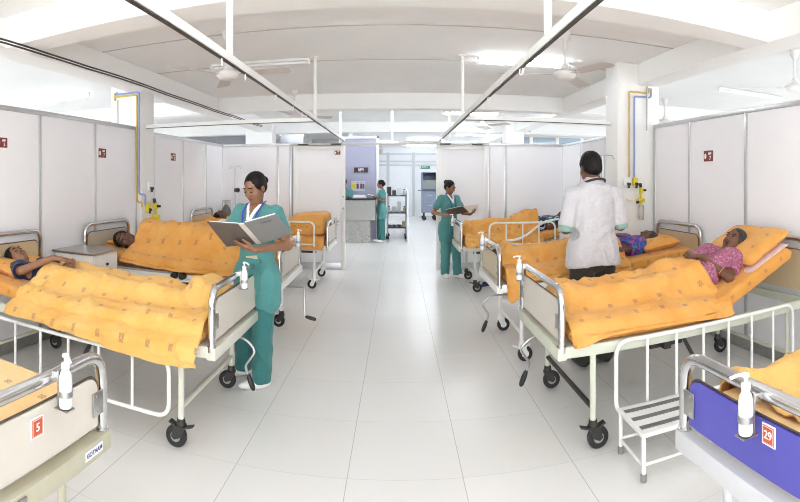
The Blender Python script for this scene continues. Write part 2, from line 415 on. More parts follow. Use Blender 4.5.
for x, y, l in ((-.05, 1.2, 'added fill tube light over the middle of the aisle, near the front beam'), (-1.9, 8.06, 'added fill tube light behind the back beam on the left'), (1.9, 8.06, 'added fill tube light behind the back beam on the right'), (-.05, 11.86, 'added fill tube light before the reception counter'), (-.05, 8.06, 'added fill tube light behind the back beam over the passage'), (.9, 16.0, 'added fill tube light halfway down the corridor'), (.9, 18.8, 'added fill tube light at the far end of the corridor'), (2.2, 17.4, 'added fill tube light to the right of the corridor'), (2.3, 14.2, 'added fill tube light above the corridor entrance'), (-.6, 17.4, 'added fill tube light behind the lilac wall'), (-2.2, 11.86, 'added fill tube light over the room behind the left door'), (2.2, 11.86, 'added fill tube light over the room behind the right door'), (5.2, 11.86, 'added fill tube light over the right back room')):
    tube_light(x, y, 2.845, 1.2, 'x', l)  # extra tubes added to brighten the aisle, back rooms and corridor
SC.view_settings.view_transform = 'Standard'; SC.view_settings.look = 'None'; SC.view_settings.gamma = 1; SC.view_settings.exposure = 2.12
try: SC.view_settings.use_curve_mapping = False
except Exception: pass
SC.cycles.use_denoising = True; SC.cycles.filter_width = 1.0
SC.cycles.max_bounces = 12; SC.cycles.diffuse_bounces = 9; SC.cycles.glossy_bounces = 4; SC.cycles.caustics_reflective = False
# ---------------------------------------------------------------- hospital beds  (local: foot x=0 -> head x=L, floor z=0)
HW = .43
def wheel(parent, white=False):
    pass
def caster(parent, p, white=False, brake=False, swing=.03):
    x, y = p; wx = x + swing; b = MB()
    b.cyl((x, y, .17), (x, y, .135), .024, .028, 12); b.cyl((x, y, .135), (x, y, .12), .033, .03, 12)
    for s in (-1, 1): b.prism([(-.03, .06), (.035, .062), (.055, .0), (.035, -.016), (.0, .0)], frame((x, y + s * .021, .065), (1, 0, 0), (0, 0, 1)), .005)
    b.bb(x - .028, x + .04, y - .022, y + .022, .112, .13, .004)
    if brake: b.box((x - .035, y, .125), (.09, .035, .01), Euler((0, R(18), 0)), bev=.003); b.box((x + .05, y, .135), (.05, .04, .01), Euler((0, R(-25), 0)), bev=.003)
    c = b.build('caster', M_WHITE if white else M_DARK, parent)
    b = MB(); prof = [(.028, -.016), (.058, -.016), (.064, -.011), (.065, 0), (.064, .011), (.058, .016), (.028, .016)]
    b.lathe(prof, (wx, y, .065), 22, (0, 1, 0)); b.build('wheel', M_BLACK, c)
    b = MB(); b.lathe([(.0, -.018), (.03, -.018), (.034, -.012), (.034, .012), (.03, .018), (0.001, .018)], (wx, y, .065), 18, (0, 1, 0)); b.lathe([(.001, -.022), (.012, -.022), (.012, .022), (.001, .022)], (wx, y, .065), 12, (0, 1, 0))
    b.build('hub', M_PLAST if white else M_STEEL, c)
    return c

def panel_poly(w, h, r=.06):
    pts = [(-w / 2, -h / 2), (w / 2, -h / 2)]
    pts += [(p.x, p.y) for p in arc((w / 2 - r, h / 2 - r, 0), r, 0, PI / 2, 6, (1, 0, 0), (0, 1, 0))]
    pts += [(p.x, p.y) for p in arc((-w / 2 + r, h / 2 - r, 0), r, PI / 2, PI, 6, (1, 0, 0), (0, 1, 0))]
    return pts

def end_board(bed, x, top, z0, z1, m, bow_m, nm, sgn, zf=.60):
    b = MB(); pts = rounded([(x, -HW, zf), (x, -HW, top), (x, HW, top), (x, HW, zf)], .11, 8); b.tube(pts, .021, 12)
    for s in (-1, 1): b.cyl((x, s * HW, zf - .02), (x, s * HW, zf + .012), .027, seg=12)
    b.build(nm + '_bow', bow_m, bed)
    M = frame((x, 0, (z0 + z1) / 2), (0, 1, 0), (0, 0, 1)); b = MB(); b.prism(panel_poly(2 * HW - .075, z1 - z0), M, .018)
    p = b.build(nm + '_panel', m, bed)
    b = MB(); poly = [M @ V((a, c, 0)) for a, c in panel_poly(2 * HW - .071, z1 - z0 + .004)]; b.tube(poly[1:] + [poly[0]], .006, 6, flat=(.0035, .0098)); b.build('edging', M_EDGE, p)
    for s in (-1, 1):
        b = MB(); zc = z0 + (z1 - z0) * .45
        b.box((x - sgn * .013, s * (HW - .035), zc), (.006, .07, .085), bev=.002); b.cyl((x - sgn * .02, s * (HW - .05), zc + .028), (x - sgn * .012, s * (HW - .05), zc + .028), .006, seg=8); b.cyl((x - sgn * .02, s * (HW - .05), zc - .028), (x - sgn * .012, s * (HW - .05), zc - .028), .006, seg=8)
        b.build('bracket', M_STEEL, p)
    return p

def side_rail(bed, y, x0, x1, z0, z1, nb, m, corners='bottom'):
    b = MB()
    if corners == 'bottom':   # lowered: hangs below the frame, rounded at all corners
        b.tube(rounded([(x0, y, (z0 + z1) / 2), (x0, y, z0), (x1, y, z0), (x1, y, z1), (x0, y, z1), (x0, y, (z0 + z1) / 2)], .09, 6), .0125, 10)
    else:
        b.tube(rounded([(x0, y, z0), (x0, y, z1), (x1, y, z1), (x1, y, z0)], .09, 6), .0135, 10); b.cyl((x0, y, z0 + .03), (x1, y, z0 + .03), .0105, seg=8)
    for i in range(1, nb + 1):
        x = x0 + (x1 - x0) * i / (nb + 1); b.cyl((x, y, z0), (x, y, z1), .0095, seg=8)
    return b.build('side_rail', m, bed)

def crank(bed, y, down=True, ln=.3):
    b = MB(); pts = rounded([(.22, y, .50), (.0, y, .50), (-.055, y, .47), (-.10, y + .01, .42), (-.03, y + .02, .32), (-.05, y + .02, .27)], .03, 5)
    if not down: pts = rounded([(.22, y, .50), (-.10, y, .50), (-.12, y + .02, .50), (-.13, y + .06, .30), (-.14, y + .07, .24)], .04, 5)
    b.tube(pts, .009, 8); c = b.build('crank', M_STEEL, bed)
    e = pts[-1]; d = (pts[-1] - pts[-2]).normalized() if down else V((-.9, -.1, -.25)).normalized()
    b = MB(); b.tube([e, e + d * .02, e + d * .05, e + d * .09, e + d * .11], .0, 10, rad=[.010, .016, .019, .018, .010]); b.build('grip', M_BLACK, c)

def make_bed(label, foot, rz, L, near, fm=None, panel=None, foot_m=None, head_m=None, raise_deg=0, rail='lower', railx=(.3, 1.5), far_rail=None, white_wheels=False, dz=0, hi=0, stretcher=None, bow=None, cr=None, hinge=.95, rail_top=.615):
    fm = fm or M_CREAM; panel = panel or M_LAM; bow = bow or M_CHROME
    bed = thing('hospital_bed', label, 'hospital bed', (foot[0], foot[1], 0), rz, 'hospital beds')
    b = MB()
    for s in (-1, 1): b.bb(0.0, L, s * HW - .022, s * HW + .022, .545 + dz, .61 + dz, .005)
    b.bb(-.03, .025, -HW - .022, HW + .022, .535 + dz, .605 + dz, .006); b.bb(L - .02, L + .02, -HW - .022, HW + .022, .54 + dz, .605 + dz, .006)
    for x in (.3, .7, 1.1): b.bb(x - .02, x + .02, -HW, HW, .555 + dz, .585 + dz, .003)
    b.build('bed_frame', fm, bed)
    # deck plates, the head plate tilts with the backrest
    b = MB(); b.bb(.04, hinge, -HW + .03, HW - .03, .59 + dz, .605 + dz); b.build('deck', fm, bed)
    b = MB(); ln = L - hinge - .06; M = Euler((0, -R(raise_deg), 0)); c = V((hinge, 0, .598 + dz)) + M.to_matrix() @ V((ln / 2, 0, 0)); b.box(c, (ln, 2 * HW - .20, .014), M)
    for s in (-1, 1): b.box(c + M.to_matrix() @ V((0, s * (HW - .15), -.022)), (ln, .03, .03), M)
    if raise_deg > 4:
        e = V((hinge, 0, .598 + dz)) + M.to_matrix() @ V((ln * .55, 0, -.03))
        for s in (-.25, .25): b.cyl((e.x, s, e.z), (hinge + ln * .18, s, .57 + dz), .013, seg=8)
    b.build('backrest', fm, bed)
    end_board(bed, 0, .93 + dz * .6 + hi, .635 + dz, .865 + dz * .6 + hi * 1.2, foot_m or panel, bow, 'foot', 1, .60 + dz); end_board(bed, L, 1.07, .66, .98, head_m or M_TAN, M_CHROME, 'head', -1, .6 + dz)
    for x in (.19, L - .22):
        for s in (-1, 1):
            b = MB(); b.cyl((x, s * HW, .15), (x, s * HW, .56 + dz), .0185, seg=12); lg = b.build('leg', fm, bed)
            caster(lg, (x, s * HW), white_wheels, brake=(s == near and x < 1), swing=.03)
    for x, m in ((.19, stretcher or fm), (L - .22, fm)):
        b = MB(); b.cyl((x, -HW, .235), (x, HW, .235), .0155, seg=10); b.build('stretcher', m, bed)
    b = MB()
    for s in (-.2, .2): b.bb(.2, L - .25, s - .012, s + .012, .47 + dz, .50 + dz)
    b.bb(.75, .80, -.3, .3, .44 + dz, .52 + dz); b.cyl((.2, 0, .50 + dz), (.8, 0, .48 + dz), .014, seg=8); b.bb(.78, 1.05, -.06, .06, .36 + dz, .47 + dz, .01)
    for s in (-.28, .28): b.cyl((.9, s, .5 + dz), (1.0, s, .33 + dz), .014, seg=8)
    b.build('lifting_gear', M_DARK, bed)
    y = near * (HW + .058)
    if rail == 'lower': side_rail(bed, y, railx[0], railx[1], .19, rail_top, 6, M_WHITE)
    elif rail == 'upper': side_rail(bed, y, railx[0], railx[1], .60 + dz, .945, 3, M_WHITE, 'top')
    if far_rail: side_rail(bed, -y, railx[0], railx[1], .60 + dz, .945, 3, M_WHITE, 'top')
    if cr is not None: crank(bed, cr[0], cr[1])
    return bed

FL, FR = -1.02, .90
LL, LR = 2.05, 1.97
RZ = {'L': PI, 'R': 0}
YC = {'L0': 1.03, 'L1': 2.96, 'L2': 4.52, 'L3': 7.2, 'R0': .97, 'R1': 3.0, 'R2': 4.43, 'R3': 7.0}
FT = {'L0': -1.02, 'L1': -1.02, 'L2': -1.02, 'L3': -.99, 'R0': .94, 'R1': .90, 'R2': .85, 'R3': .86}
BEDS = {}
def bed(k, label, **kw):
    BEDS[k] = make_bed(label, (FT[k], YC[k]), RZ[k[0]], (LL if k[0] == 'L' else LR) + (FT[k] + 1.02 if k[0] == 'L' else .90 - FT[k]), 1 if k[0] == 'L' else -1, **kw)
bed('L0', 'cream hospital bed with an orange number 5 plate on its footboard', fm=mat('olive_enamel', (.50, .48, .36, 1), .45, var=.08), rail=None, dz=.03, hi=-.03)
bed('L1', 'hospital bed of the patient in navy, nurse standing at its footboard', raise_deg=4, rail_top=.52, railx=(.24, 1.95), cr=(-.1, True))
bed('L2', 'hospital bed of the patient in red collar asleep on one side', head_m=mat('grey_laminate', (.50, .46, .38, 1), .45), dz=.05, railx=(.42, 1.7), cr=(-.1, False), fm=M_WHITE)
bed('L3', 'white hospital bed in the left far corner with raised side rail', fm=M_WHITE, rail='upper', railx=(.18, 1.62), white_wheels=True)
bed('R0', 'grey hospital bed with a blue footboard and number 29 plate', fm=M_GREYE, panel=M_BLUE, rail=None, dz=.08, hi=-.03)
bed('R1', 'hospital bed with raised backrest, of the patient in a pink blouse', raise_deg=24, railx=(.31, 1.75), stretcher=M_DARK, cr=(.12, True), fm=mat('pale_green_enamel', (.60, .62, .52, 1), .4, var=.05), hinge=1.08)
bed('R2', 'hospital bed with tan footboard, doctor standing beside it', foot_m=mat('straw_laminate', (.62, .53, .36, 1), .45), white_wheels=True, dz=.05, railx=(1.2, 1.75), cr=(-.12, True), fm=M_WHITE)
bed('R3', 'hospital bed in the right far corner, second nurse at its foot', rail='upper', railx=(.38, 1.32), dz=.02)

def plate(k, y, z, num, w=.052):
    p = [c for c in BEDS[k].children if c.name.startswith('foot_panel')][0]
    M = frame((-.0125, y, z), (0, -1, 0), (0, 0, 1)); b = MB()
    b.prism([(-w / 2, -w * .56), (w / 2, -w * .56), (w / 2, w * .56), (-w / 2, w * .56)], M, .004); b.prism([(-w * .42, -w * .48), (w * .42, -w * .48), (w * .42, w * .48), (-w * .42, w * .48)], M @ Matrix.Translation((0, 0, .0024)), .001, 1)
    b.prism([(-w * .38, -w * .44), (w * .38, -w * .44), (w * .38, w * .44), (-w * .38, w * .44)], M @ Matrix.Translation((0, 0, .0032)), .0004)
    b.prism([(-w * .355, -w * .415), (w * .355, -w * .415), (w * .355, w * .415), (-w * .355, w * .415)], M @ Matrix.Translation((0, 0, .0036)), .0005, 1)
    o = b.build('number_plate', [M_SIGNW, M_ORANGE], p, smooth=False); o['label'] = 'orange plate with white number ' + num
    text('numeral', num, w * .62, M_SIGNW, p, M @ Matrix.Translation((0, 0, .0044)))
plate('L0', 1.03 - 1.097, .79, '5', .056); plate('R0', .970 - .97, .842, '29')
# maker's badge on the frame of the nearest left bed
p = BEDS['L0']; M = frame((-.032, -.34, .603), (0, -1, 0), (0, 0, 1)); b = MB(); b.prism([(-.05, -.016), (.05, -.016), (.05, .016), (-.05, .016)], M, .002); bd = b.build('badge', M_SIGNW, p, smooth=False)
text('badge_lettering', 'GOTHAM', .022, mat('navy_ink', (.03, .03, .22, 1), .5), p, M @ Matrix.Translation((0, 0, .0015)), width=.088)
b = MB(); b.box((-.034, .07, .598), (.006, .14, .045), bev=.002); b.build('cover_plate', M_STEEL, p)

# ---------------------------------------------------------------- hand-rub bottles in wire holders on the foot bows
def dispenser(k, y, label, z=.0, h=1.0):
    bd = BEDS[k]; o = thing('sanitizer_bottle', label, 'hand sanitizer', (0, 0, 0), 0, 'hand-rub bottles on the bed ends')
    Mw = Matrix.Translation(V((FT[k], YC[k], 0))) @ Matrix.Rotation(RZ[k[0]], 4, 'Z'); o.matrix_world = Mw @ Matrix.Translation((-.058, y, .815 + z)) @ Matrix.Scale(.88, 4)
    b = MB(); b.lathe([(.001, 0), (.021, 0), (.0235, .006), (.0235, .105), (.020, .122), (.012, .135), (.012, .142)], seg=20); b.build('bottle', M_PLAST, o)
    b = MB(); b.lathe([(.015, .138), (.016, .158), (.006, .16), (.005, .178), (.012, .18), (.012, .190), (.001, .191)], seg=14); b.tube(rounded([(0, 0, .185), (-.02, .012, .187), (-.043, .026, .176)], .01, 3), .0055, 8); b.build('pump', M_SIGNW, o)
    b = MB(); b.lathe([(.0238, .035), (.0242, .036), (.0242, .088), (.0238, .089)], seg=20); l = b.build('bottle_label', mat('label_paper', (.72, .74, .80, 1), .6, var=.12, scale=220), o)
    b = MB(); b.lathe([(.0245, .04), (.0268, .04), (.0268, .06), (.0245, .06)], seg=18); b.bb(.025, .033, -.010, .010, -.01, .125, .002); b.box((.004, 0, -.005), (.06, .045, .004))
    b.bb(.031, .060, -.011, .011, .085, .118, .003); b.build('holder', M_STEEL, o)
    return o
dispenser('L0', -.15, 'pump bottle of hand rub hanging on the number 5 bed', .02)
dispenser('R0', .045, 'pump bottle of hand rub hanging on the blue footboard', .03)
dispenser('L1', .02, 'pump bottle of hand rub at the foot of the navy patient’s bed', .04)
dispenser('L2', -.1, 'pump bottle of hand rub on the bed end behind the first nurse', .08)
dispenser('R1', .30, 'pump bottle of hand rub at the foot of the pink patient’s bed', .03)
dispenser('R2', .08, 'pump bottle of hand rub on the tan footboard', .07)
dispenser('R3', .1, 'pump bottle of hand rub on the bed end before the second nurse', .05)
dispenser('L3', -.30, 'pump bottle of hand rub on the bed end in the left far corner', .03)

# ---------------------------------------------------------------- bed linen
def sweep_pad(path, w, th, r=.03, puff=.0, seed=0, wr=.004):
    """padded slab of width w following path [(x,z)...] (bottom line): returns verts, faces, uv"""
    pts = rounded([V((x, 0, z)) for x, z in path], .15, 5); fine = [pts[0]]
    for a, c in zip(pts, pts[1:]):
        n = max(1, int((c - a).length / .03))
        for i in range(1, n + 1): fine.append(a.lerp(c, i / n))
    n = len(fine); s = [0]
    for a, c in zip(fine, fine[1:]): s.append(s[-1] + (c - a).length)
    T = s[-1]; sec = []
    hw = w / 2
    def rr(cx, cz, a0, a1):
        for i in range(5):
            t = a0 + (a1 - a0) * i / 4; sec.append((cx + r * math.cos(t), cz + r * math.sin(t)))
    for i in range(14): sec.append((-hw + r + (w - 2 * r) * (i + .5) / 14, 0)) 
    rr(hw - r, r, -PI / 2, 0); rr(hw - r, th - r, 0, PI / 2)
    for i in range(22): sec.append((hw - r - (w - 2 * r) * (i + .5) / 22, th))
    rr(-hw + r, th - r, PI / 2, PI); rr(-hw + r, r, PI, 1.5 * PI)
    k = len(sec); vs = []; uv = []
    per = [0]
    for a, c in zip(sec, sec[1:]): per.append(per[-1] + math.dist(a, c))
    for i, p in enumerate(fine):
        d = (fine[min(i + 1, n - 1)] - fine[max(i - 1, 0)]).normalized(); nn = V((-d.z, 0, d.x))
        e = min(s[i], T - s[i]); q = 1 if e > .04 else math.sqrt(max(.02, 1 - (1 - e / .04) ** 2))
        for j, (y, z) in enumerate(sec):
            bul = puff * (1 - (2 * y / w) ** 2) * (1 - (2 * s[i] / T - 1) ** 2) if z > th * .5 else 0
            zz = th / 2 + (z - th / 2) * q + bul; v = p + V((0, y * (.985 + .015 * q), 0)) + nn * zz
            v += nn * wr * noise.noise(V((s[i] * 7, y * 9, seed))) * (1 if z > .01 else 0); vs.append(v); uv.append((s[i], per[j]))
    fs = [(i * k + j, i * k + (j + 1) % k, (i + 1) * k + (j + 1) % k, (i + 1) * k + j) for i in range(n - 1) for j in range(k)]
    fs += [tuple(range(k - 1, -1, -1)), tuple(range((n - 1) * k, n * k))]
    return vs, fs, uv

def cloth_obj(name, vs, fs, uv, m, loc, rz, label, cat, group=None, solid=.006):
    me = bpy.data.meshes.new(name); me.from_pydata([tuple(v) for v in vs], [], fs); me.materials.append(m)
    L = me.uv_layers.new(name='UV'); idx = np.empty(len(me.loops), dtype=np.int32); me.loops.foreach_get('vertex_index', idx)
    L.data.foreach_set('uv', np.array(uv, dtype=np.float32)[idx].ravel()); me.polygons.foreach_set('use_smooth', [True] * len(me.polygons))
    o = link(name, me); o.location = (loc[0], loc[1], 0); o.rotation_euler = (0, 0, rz); tag(o, label, cat, group)
    if solid: 
        md = o.modifiers.new('thickness', 'SOLIDIFY'); md.thickness = solid; md.offset = 1
    return o

O1, O2 = srgb(231, 175, 100), srgb(223, 156, 74)
C_LIGHT = cloth_mat('linen_light', srgb(234, 191, 118), srgb(229, 173, 90)); C_MID = cloth_mat('linen_mid', O1, O2); C_DEEP = cloth_mat('linen_deep', srgb(230, 152, 62), srgb(222, 134, 44))
C_SHEET = cloth_mat('linen_sheet', srgb(225, 165, 86), srgb(217, 148, 65)); C_TAN = cloth_mat('linen_tan', srgb(234, 198, 142), srgb(228, 186, 126))
def head_path(L, deg, hinge, z, over=0):
    a = R(deg); ln = L - hinge - .06 + over
    return [(.05, z), (hinge, z), (hinge + ln * math.cos(a), z + ln * math.sin(a))]
def bedlen(k): return (LL if k[0] == 'L' else LR) + (FT[k] + 1.02 if k[0] == 'L' else .90 - FT[k])
MT = {}
def mattress(k, label, deg=0, hinge=.95, dz=0, th=.10, m=None):
    L = bedlen(k); z = .607 + dz
    vs, fs, uv = sweep_pad(head_path(L, deg, hinge, z), .84, th, .028, .008, seed=len(MT) * 3.1)
    MT[k] = (deg, hinge, z + th, L)
    return cloth_obj('mattress', vs, fs, uv, m or C_SHEET, (FT[k], YC[k]), RZ[k[0]], label, 'mattress', 'orange mattresses on the beds', 0)
mattress('L0', 'tan mattress on the number 5 bed, nothing lying on it', m=C_TAN, th=.14, dz=.03)
mattress('L1', 'orange mattress under the patient in navy', 4)
mattress('L2', 'orange mattress under the sleeping patient in red collar', 5, dz=.05)
mattress('L3', 'orange mattress on the bed in the left far corner', 6)
mattress('R0', 'tan mattress behind the blue footboard', m=C_TAN, th=.10, dz=.08)
mattress('R1', 'orange mattress raised at the head under the pink patient', 24, 1.08)
mattress('R2', 'orange mattress beside the doctor, under the patient in purple', 6, dz=.05)
mattress('R3', 'orange mattress in the right far corner behind the white rail', 12, dz=.02)
def pillow(k, x, y, w, ln, th, lift, label, rot=0, tilt=None, m=None):
    """plump rectangular pillow lying on the mattress of bed k at local x,y"""
    deg, hinge, zt, L = MT[k]; a = R(deg if tilt is None else tilt); vs = []; uv = []; n = 20
    for sgn in (1, -1):
        for i in range(n + 1):
            for j in range(n + 1):
                p, q = 2 * i / n - 1, 2 * j / n - 1; e = (1 - p ** 4) * (1 - q ** 4); hgt = th / 2 * max(0, e) ** .45
                pinch = 1 - .05 * (1 - abs(p)) * abs(q) - .0
                vs.append(V((p * ln / 2 * (1 - .04 * (1 - q * q)), q * w / 2 * (1 - .03 * (1 - p * p)), sgn * hgt + .006 * noise.noise(V((p * 3, q * 4, x + y)))))); uv.append((p * ln / 2, q * w / 2 + (0 if sgn > 0 else 1)))
    N = (n + 1) ** 2; fs = []
    for s_, o_ in ((1, 0), (-1, N)):
        for i in range(n):
            for j in range(n):
                f = [o_ + i * (n + 1) + j, o_ + (i + 1) * (n + 1) + j, o_ + (i + 1) * (n + 1) + j + 1, o_ + i * (n + 1) + j + 1]; fs.append(tuple(f if s_ > 0 else f[::-1]))
    Mr = Matrix.Rotation(-a, 3, 'Y') @ Matrix.Rotation(R(rot), 3, 'Z'); z = zt + (max(0, x - hinge) * math.tan(R(deg))) + th * .48 / math.cos(a) + lift
    vs = [Mr @ v + V((x, y, z)) for v in vs]
    return cloth_obj('pillow', vs, fs, uv, m or C_MID, (FT[k], YC[k]), RZ[k[0]], label, 'pillow', 'orange pillows on the beds', 0)
# ---------------------------------------------------------------- blankets: a cloth grid relaxed over the body below it
BODY = {}
def blanket(k, x0, x1, bumps, near_drop, far_drop, label, m=None, slant=0, wr=1.0, seed=0, foot_drop=0, relax=90, yshift=(0, 0), cover=None, step=.018, out=.032):
    """bumps: list of (a, b, ra, rb) capsules in bed-local coordinates with +y on the NEAR side; drops may be functions of x"""
    deg, hinge, zt, L = MT[k]; ns = 1 if k[0] == 'L' else -1; hw = .432; tn = math.tan(R(deg))
    nx = int((x1 - x0) / step) + 1; xs = np.linspace(x0, x1, nx); ny = int(2 * hw / step) + 1; ys = np.linspace(-hw, hw, ny)
    X, Y = np.meshgrid(xs, ys, indexing='ij'); h0 = zt + np.maximum(0, X - hinge) * tn + .010
    for a, c, ra, rb in bumps + BODY.get(k, []) + [((x0, s_ * .315, zt - .045), (min(x1, hinge), s_ * .315, zt - .045), .075, .075) for s_ in (1, -1)]:
        a = np.array(a, float); c = np.array(c, float); d = c[:2] - a[:2]; dd = max(1e-9, d @ d)
        t = np.clip(((X - a[0]) * d[0] + (Y - a[1]) * d[1]) / dd, 0, 1); q = np.hypot(X - a[0] - t * d[0], Y - a[1] - t * d[1]); r = ra + t * (rb - ra); zc = a[2] + t * (c[2] - a[2])
        h0 = np.where(q < r, np.maximum(h0, zc + np.sqrt(np.maximum(0, r * r - q * q))), h0)
    h = h0.copy()
    for it in range(relax):
        p = np.pad(h, 1, mode='edge'); av = (p[2:, 1:-1] + p[:-2, 1:-1] + p[1:-1, 2:] + p[1:-1, :-2]) / 4
        h = np.maximum(h0, av - .0009)
    for it in range(3):
        p = np.pad(h, 1, mode='edge'); h = (p[2:, 1:-1] + p[:-2, 1:-1] + p[1:-1, 2:] + p[1:-1, :-2]) / 8 + h / 2
    fn = near_drop if callable(near_drop) else (lambda x: near_drop); ff = far_drop if callable(far_drop) else (lambda x: far_drop)
    rc = .075; nt = 34; nd = 16
    def hz(i, y):
        f = (y + hw) / (2 * hw) * (ny - 1); j = int(max(0, min(ny - 2, f))); f -= j; return h[i, j] * (1 - f) + h[i, j + 1] * f
    vs = []; uv = []; us = 0; rows = []
    for i, x in enumerate(xs):
        if i: us += math.hypot(xs[i] - xs[i - 1], h[i, ny // 2] - h[i - 1, ny // 2])
        col = []
        dn, df = fn(x), ff(x)
        ts = [-(hw - rc) - rc * PI / 2 * (1 - q) - df * 0 for q in ()]
        seq = [(-1, df * (nd - j) / nd + rc * PI / 2) for j in range(nd)] + [(-1, rc * PI / 2 * (6 - j) / 6) for j in range(6)]
        seq = [(s, a) for s, a in seq] + [(0, -(hw - rc) + 2 * (hw - rc) * j / nt) for j in range(nt + 1)] + [(1, rc * PI / 2 * (j + 1) / 6) for j in range(6)] + [(1, dn * (j + 1) / nd + rc * PI / 2) for j in range(nd)]
        for s, a in seq:
            if s == 0: y, z, t = a, hz(i, a), a
            else:
                ze = hz(i, s * (hw - rc)); t = s * (hw - rc + a)
                if a <= rc * PI / 2 + 1e-9: y = s * (hw - rc + rc * math.sin(a / rc)); z = ze - rc * (1 - math.cos(a / rc))
                else:
                    q = a - rc * PI / 2; y = s * (hw + (out if s > 0 else .012) * min(1, (q + .01) / .05) + q * .10 + min(1, q / .12) * (.013 * math.sin(x * 23 + 2.2 * math.sin(x * 5 + seed) + seed) + .012 * noise.noise(V((x * 7, seed, s))))); z = ze - rc - q
            xx = x + slant * (t / hw) * ((x - x0) / (x1 - x0)) + .02 * noise.noise(V((t * 5, seed, 1))) * ((x - x0) / (x1 - x0)) ** 3
            col.append((V((xx, y * ns, z)), (us, t)))
        rows.append(col)
    n = len(rows[0]); P = [[c[0] for c in r] for r in rows]
    for i in range(nx):
        for j in range(n):
            a = P[max(i - 1, 0)][j]; b2 = P[min(i + 1, nx - 1)][j]; c = P[i][max(j - 1, 0)]; d = P[i][min(j + 1, n - 1)]
            nn = (b2 - a).cross(d - c)
            if nn.length < 1e-12: nn = V((0, 0, 1))
            nn.normalize(); nn = nn * ns
            u, t = rows[i][j][1]; q = V((u * 5.5, t * 4.2, seed)); wv = noise.noise_vector(q * .8) * .5
            rid = 1 - abs(noise.noise(V((u * 2.3 + t * 3.6 + wv.x, t * 2.6 - u * 1.3 + wv.y, seed + 5)))) * 2.3
            rid2 = 1 - abs(noise.noise(V((u * 5.5 - t * 6 + wv.x * 2, t * 4.5 + u * 2 + wv.y * 2, seed + 9)))) * 2.3
            rid3 = 1 - abs(noise.noise(V((u * 14 + t * 11 + wv.z, t * 13 - u * 4, seed + 2)))) * 2.4
            amp = .006 * noise.noise(q) + .022 * max(0, rid) ** 4 + .011 * max(0, rid2) ** 4 + .002 * max(0, rid3) ** 2
            vs.append(P[i][j] + nn * max(-.001, amp * wr)); uv.append((u, t))
    fs = [(i * n + j, i * n + j + 1, (i + 1) * n + j + 1, (i + 1) * n + j) if ns < 0 else (i * n + j, (i + 1) * n + j, (i + 1) * n + j + 1, i * n + j + 1) for i in range(nx - 1) for j in range(n - 1)]
    return cloth_obj('blanket', vs, fs, uv, m or C_MID, (FT[k], YC[k]), RZ[k[0]], label, 'blanket', 'orange blankets on the beds', .006)

# ---------------------------------------------------------------- figures: signed-distance bodies meshed by surface nets
class Sdf:
    def __init__(s): s.p = []
    def cap(s, a, b, ra, rb=None, k=.02, sub=False): s.p.append(('c', np.array(a, float), np.array(b, float), ra, ra if rb is None else rb, k, sub)); return s
    def chain(s, pts, rs, k=.02):
        for i in range(len(pts) - 1): s.cap(pts[i], pts[i + 1], rs[i], rs[i + 1], k)
        return s
    def ell(s, c, r, M=None, k=.02, sub=False): s.p.append(('e', np.array(c, float), np.array(r, float), np.eye(3) if M is None else np.array(M), 0, k, sub)); return s
    def mesh(s, h):
        bb = []
        for q in s.p:
            if q[0] == 'c': r = max(q[3], q[4]); bb.append((np.minimum(q[1], q[2]) - r, np.maximum(q[1], q[2]) + r))
            else: r = q[2].max(); bb.append((q[1] - r, q[1] + r))
        pos = [x for x, q in zip(bb, s.p) if not q[6]]
        lo = np.min([x[0] for x in pos], 0) - 4 * h; hi = np.max([x[1] for x in pos], 0) + 4 * h
        n = np.ceil((hi - lo) / h).astype(int) + 1; f = np.full(n, .08, np.float32)
        ax = [lo[i] + h * np.arange(n[i]) for i in range(3)]
        for q, (b0, b1) in zip(s.p, bb):
            k = q[5]; m = k + 4 * h; i0 = np.clip(np.floor((b0 - m - lo) / h).astype(int), 0, n - 1); i1 = np.clip(np.ceil((b1 + m - lo) / h).astype(int) + 1, 1, n)
            if (i1 <= i0).any(): continue
            sl = tuple(slice(a, b) for a, b in zip(i0, i1)); G = np.meshgrid(*[ax[i][sl[i]] for i in range(3)], indexing='ij')
            if q[0] == 'c':
                a, b = q[1], q[2]; ba = b - a; L = max(1e-12, ba @ ba); t = np.clip(sum((G[i] - a[i]) * ba[i] for i in range(3)) / L, 0, 1)
                d = np.sqrt(sum((G[i] - a[i] - t * ba[i]) ** 2 for i in range(3))) - (q[3] + t * (q[4] - q[3]))
            else:
                c, r, M = q[1], q[2], q[3]; D = [G[i] - c[i] for i in range(3)]; Lc = [sum(M[j][i] * D[j] for j in range(3)) for i in range(3)]
                k0 = np.sqrt(sum((Lc[i] / r[i]) ** 2 for i in range(3))); k1 = np.sqrt(sum((Lc[i] / r[i] ** 2) ** 2 for i in range(3))); d = k0 * (k0 - 1) / np.maximum(k1, 1e-6)
            g = f[sl]
            if q[6]: hh = np.maximum(k - np.abs(g + d), 0) / k; f[sl] = np.maximum(g, -d) + hh * hh * k / 4
            else: hh = np.maximum(k - np.abs(g - d), 0) / k; f[sl] = np.minimum(g, d) - hh * hh * k / 4
        return surfnets(f, lo, h)

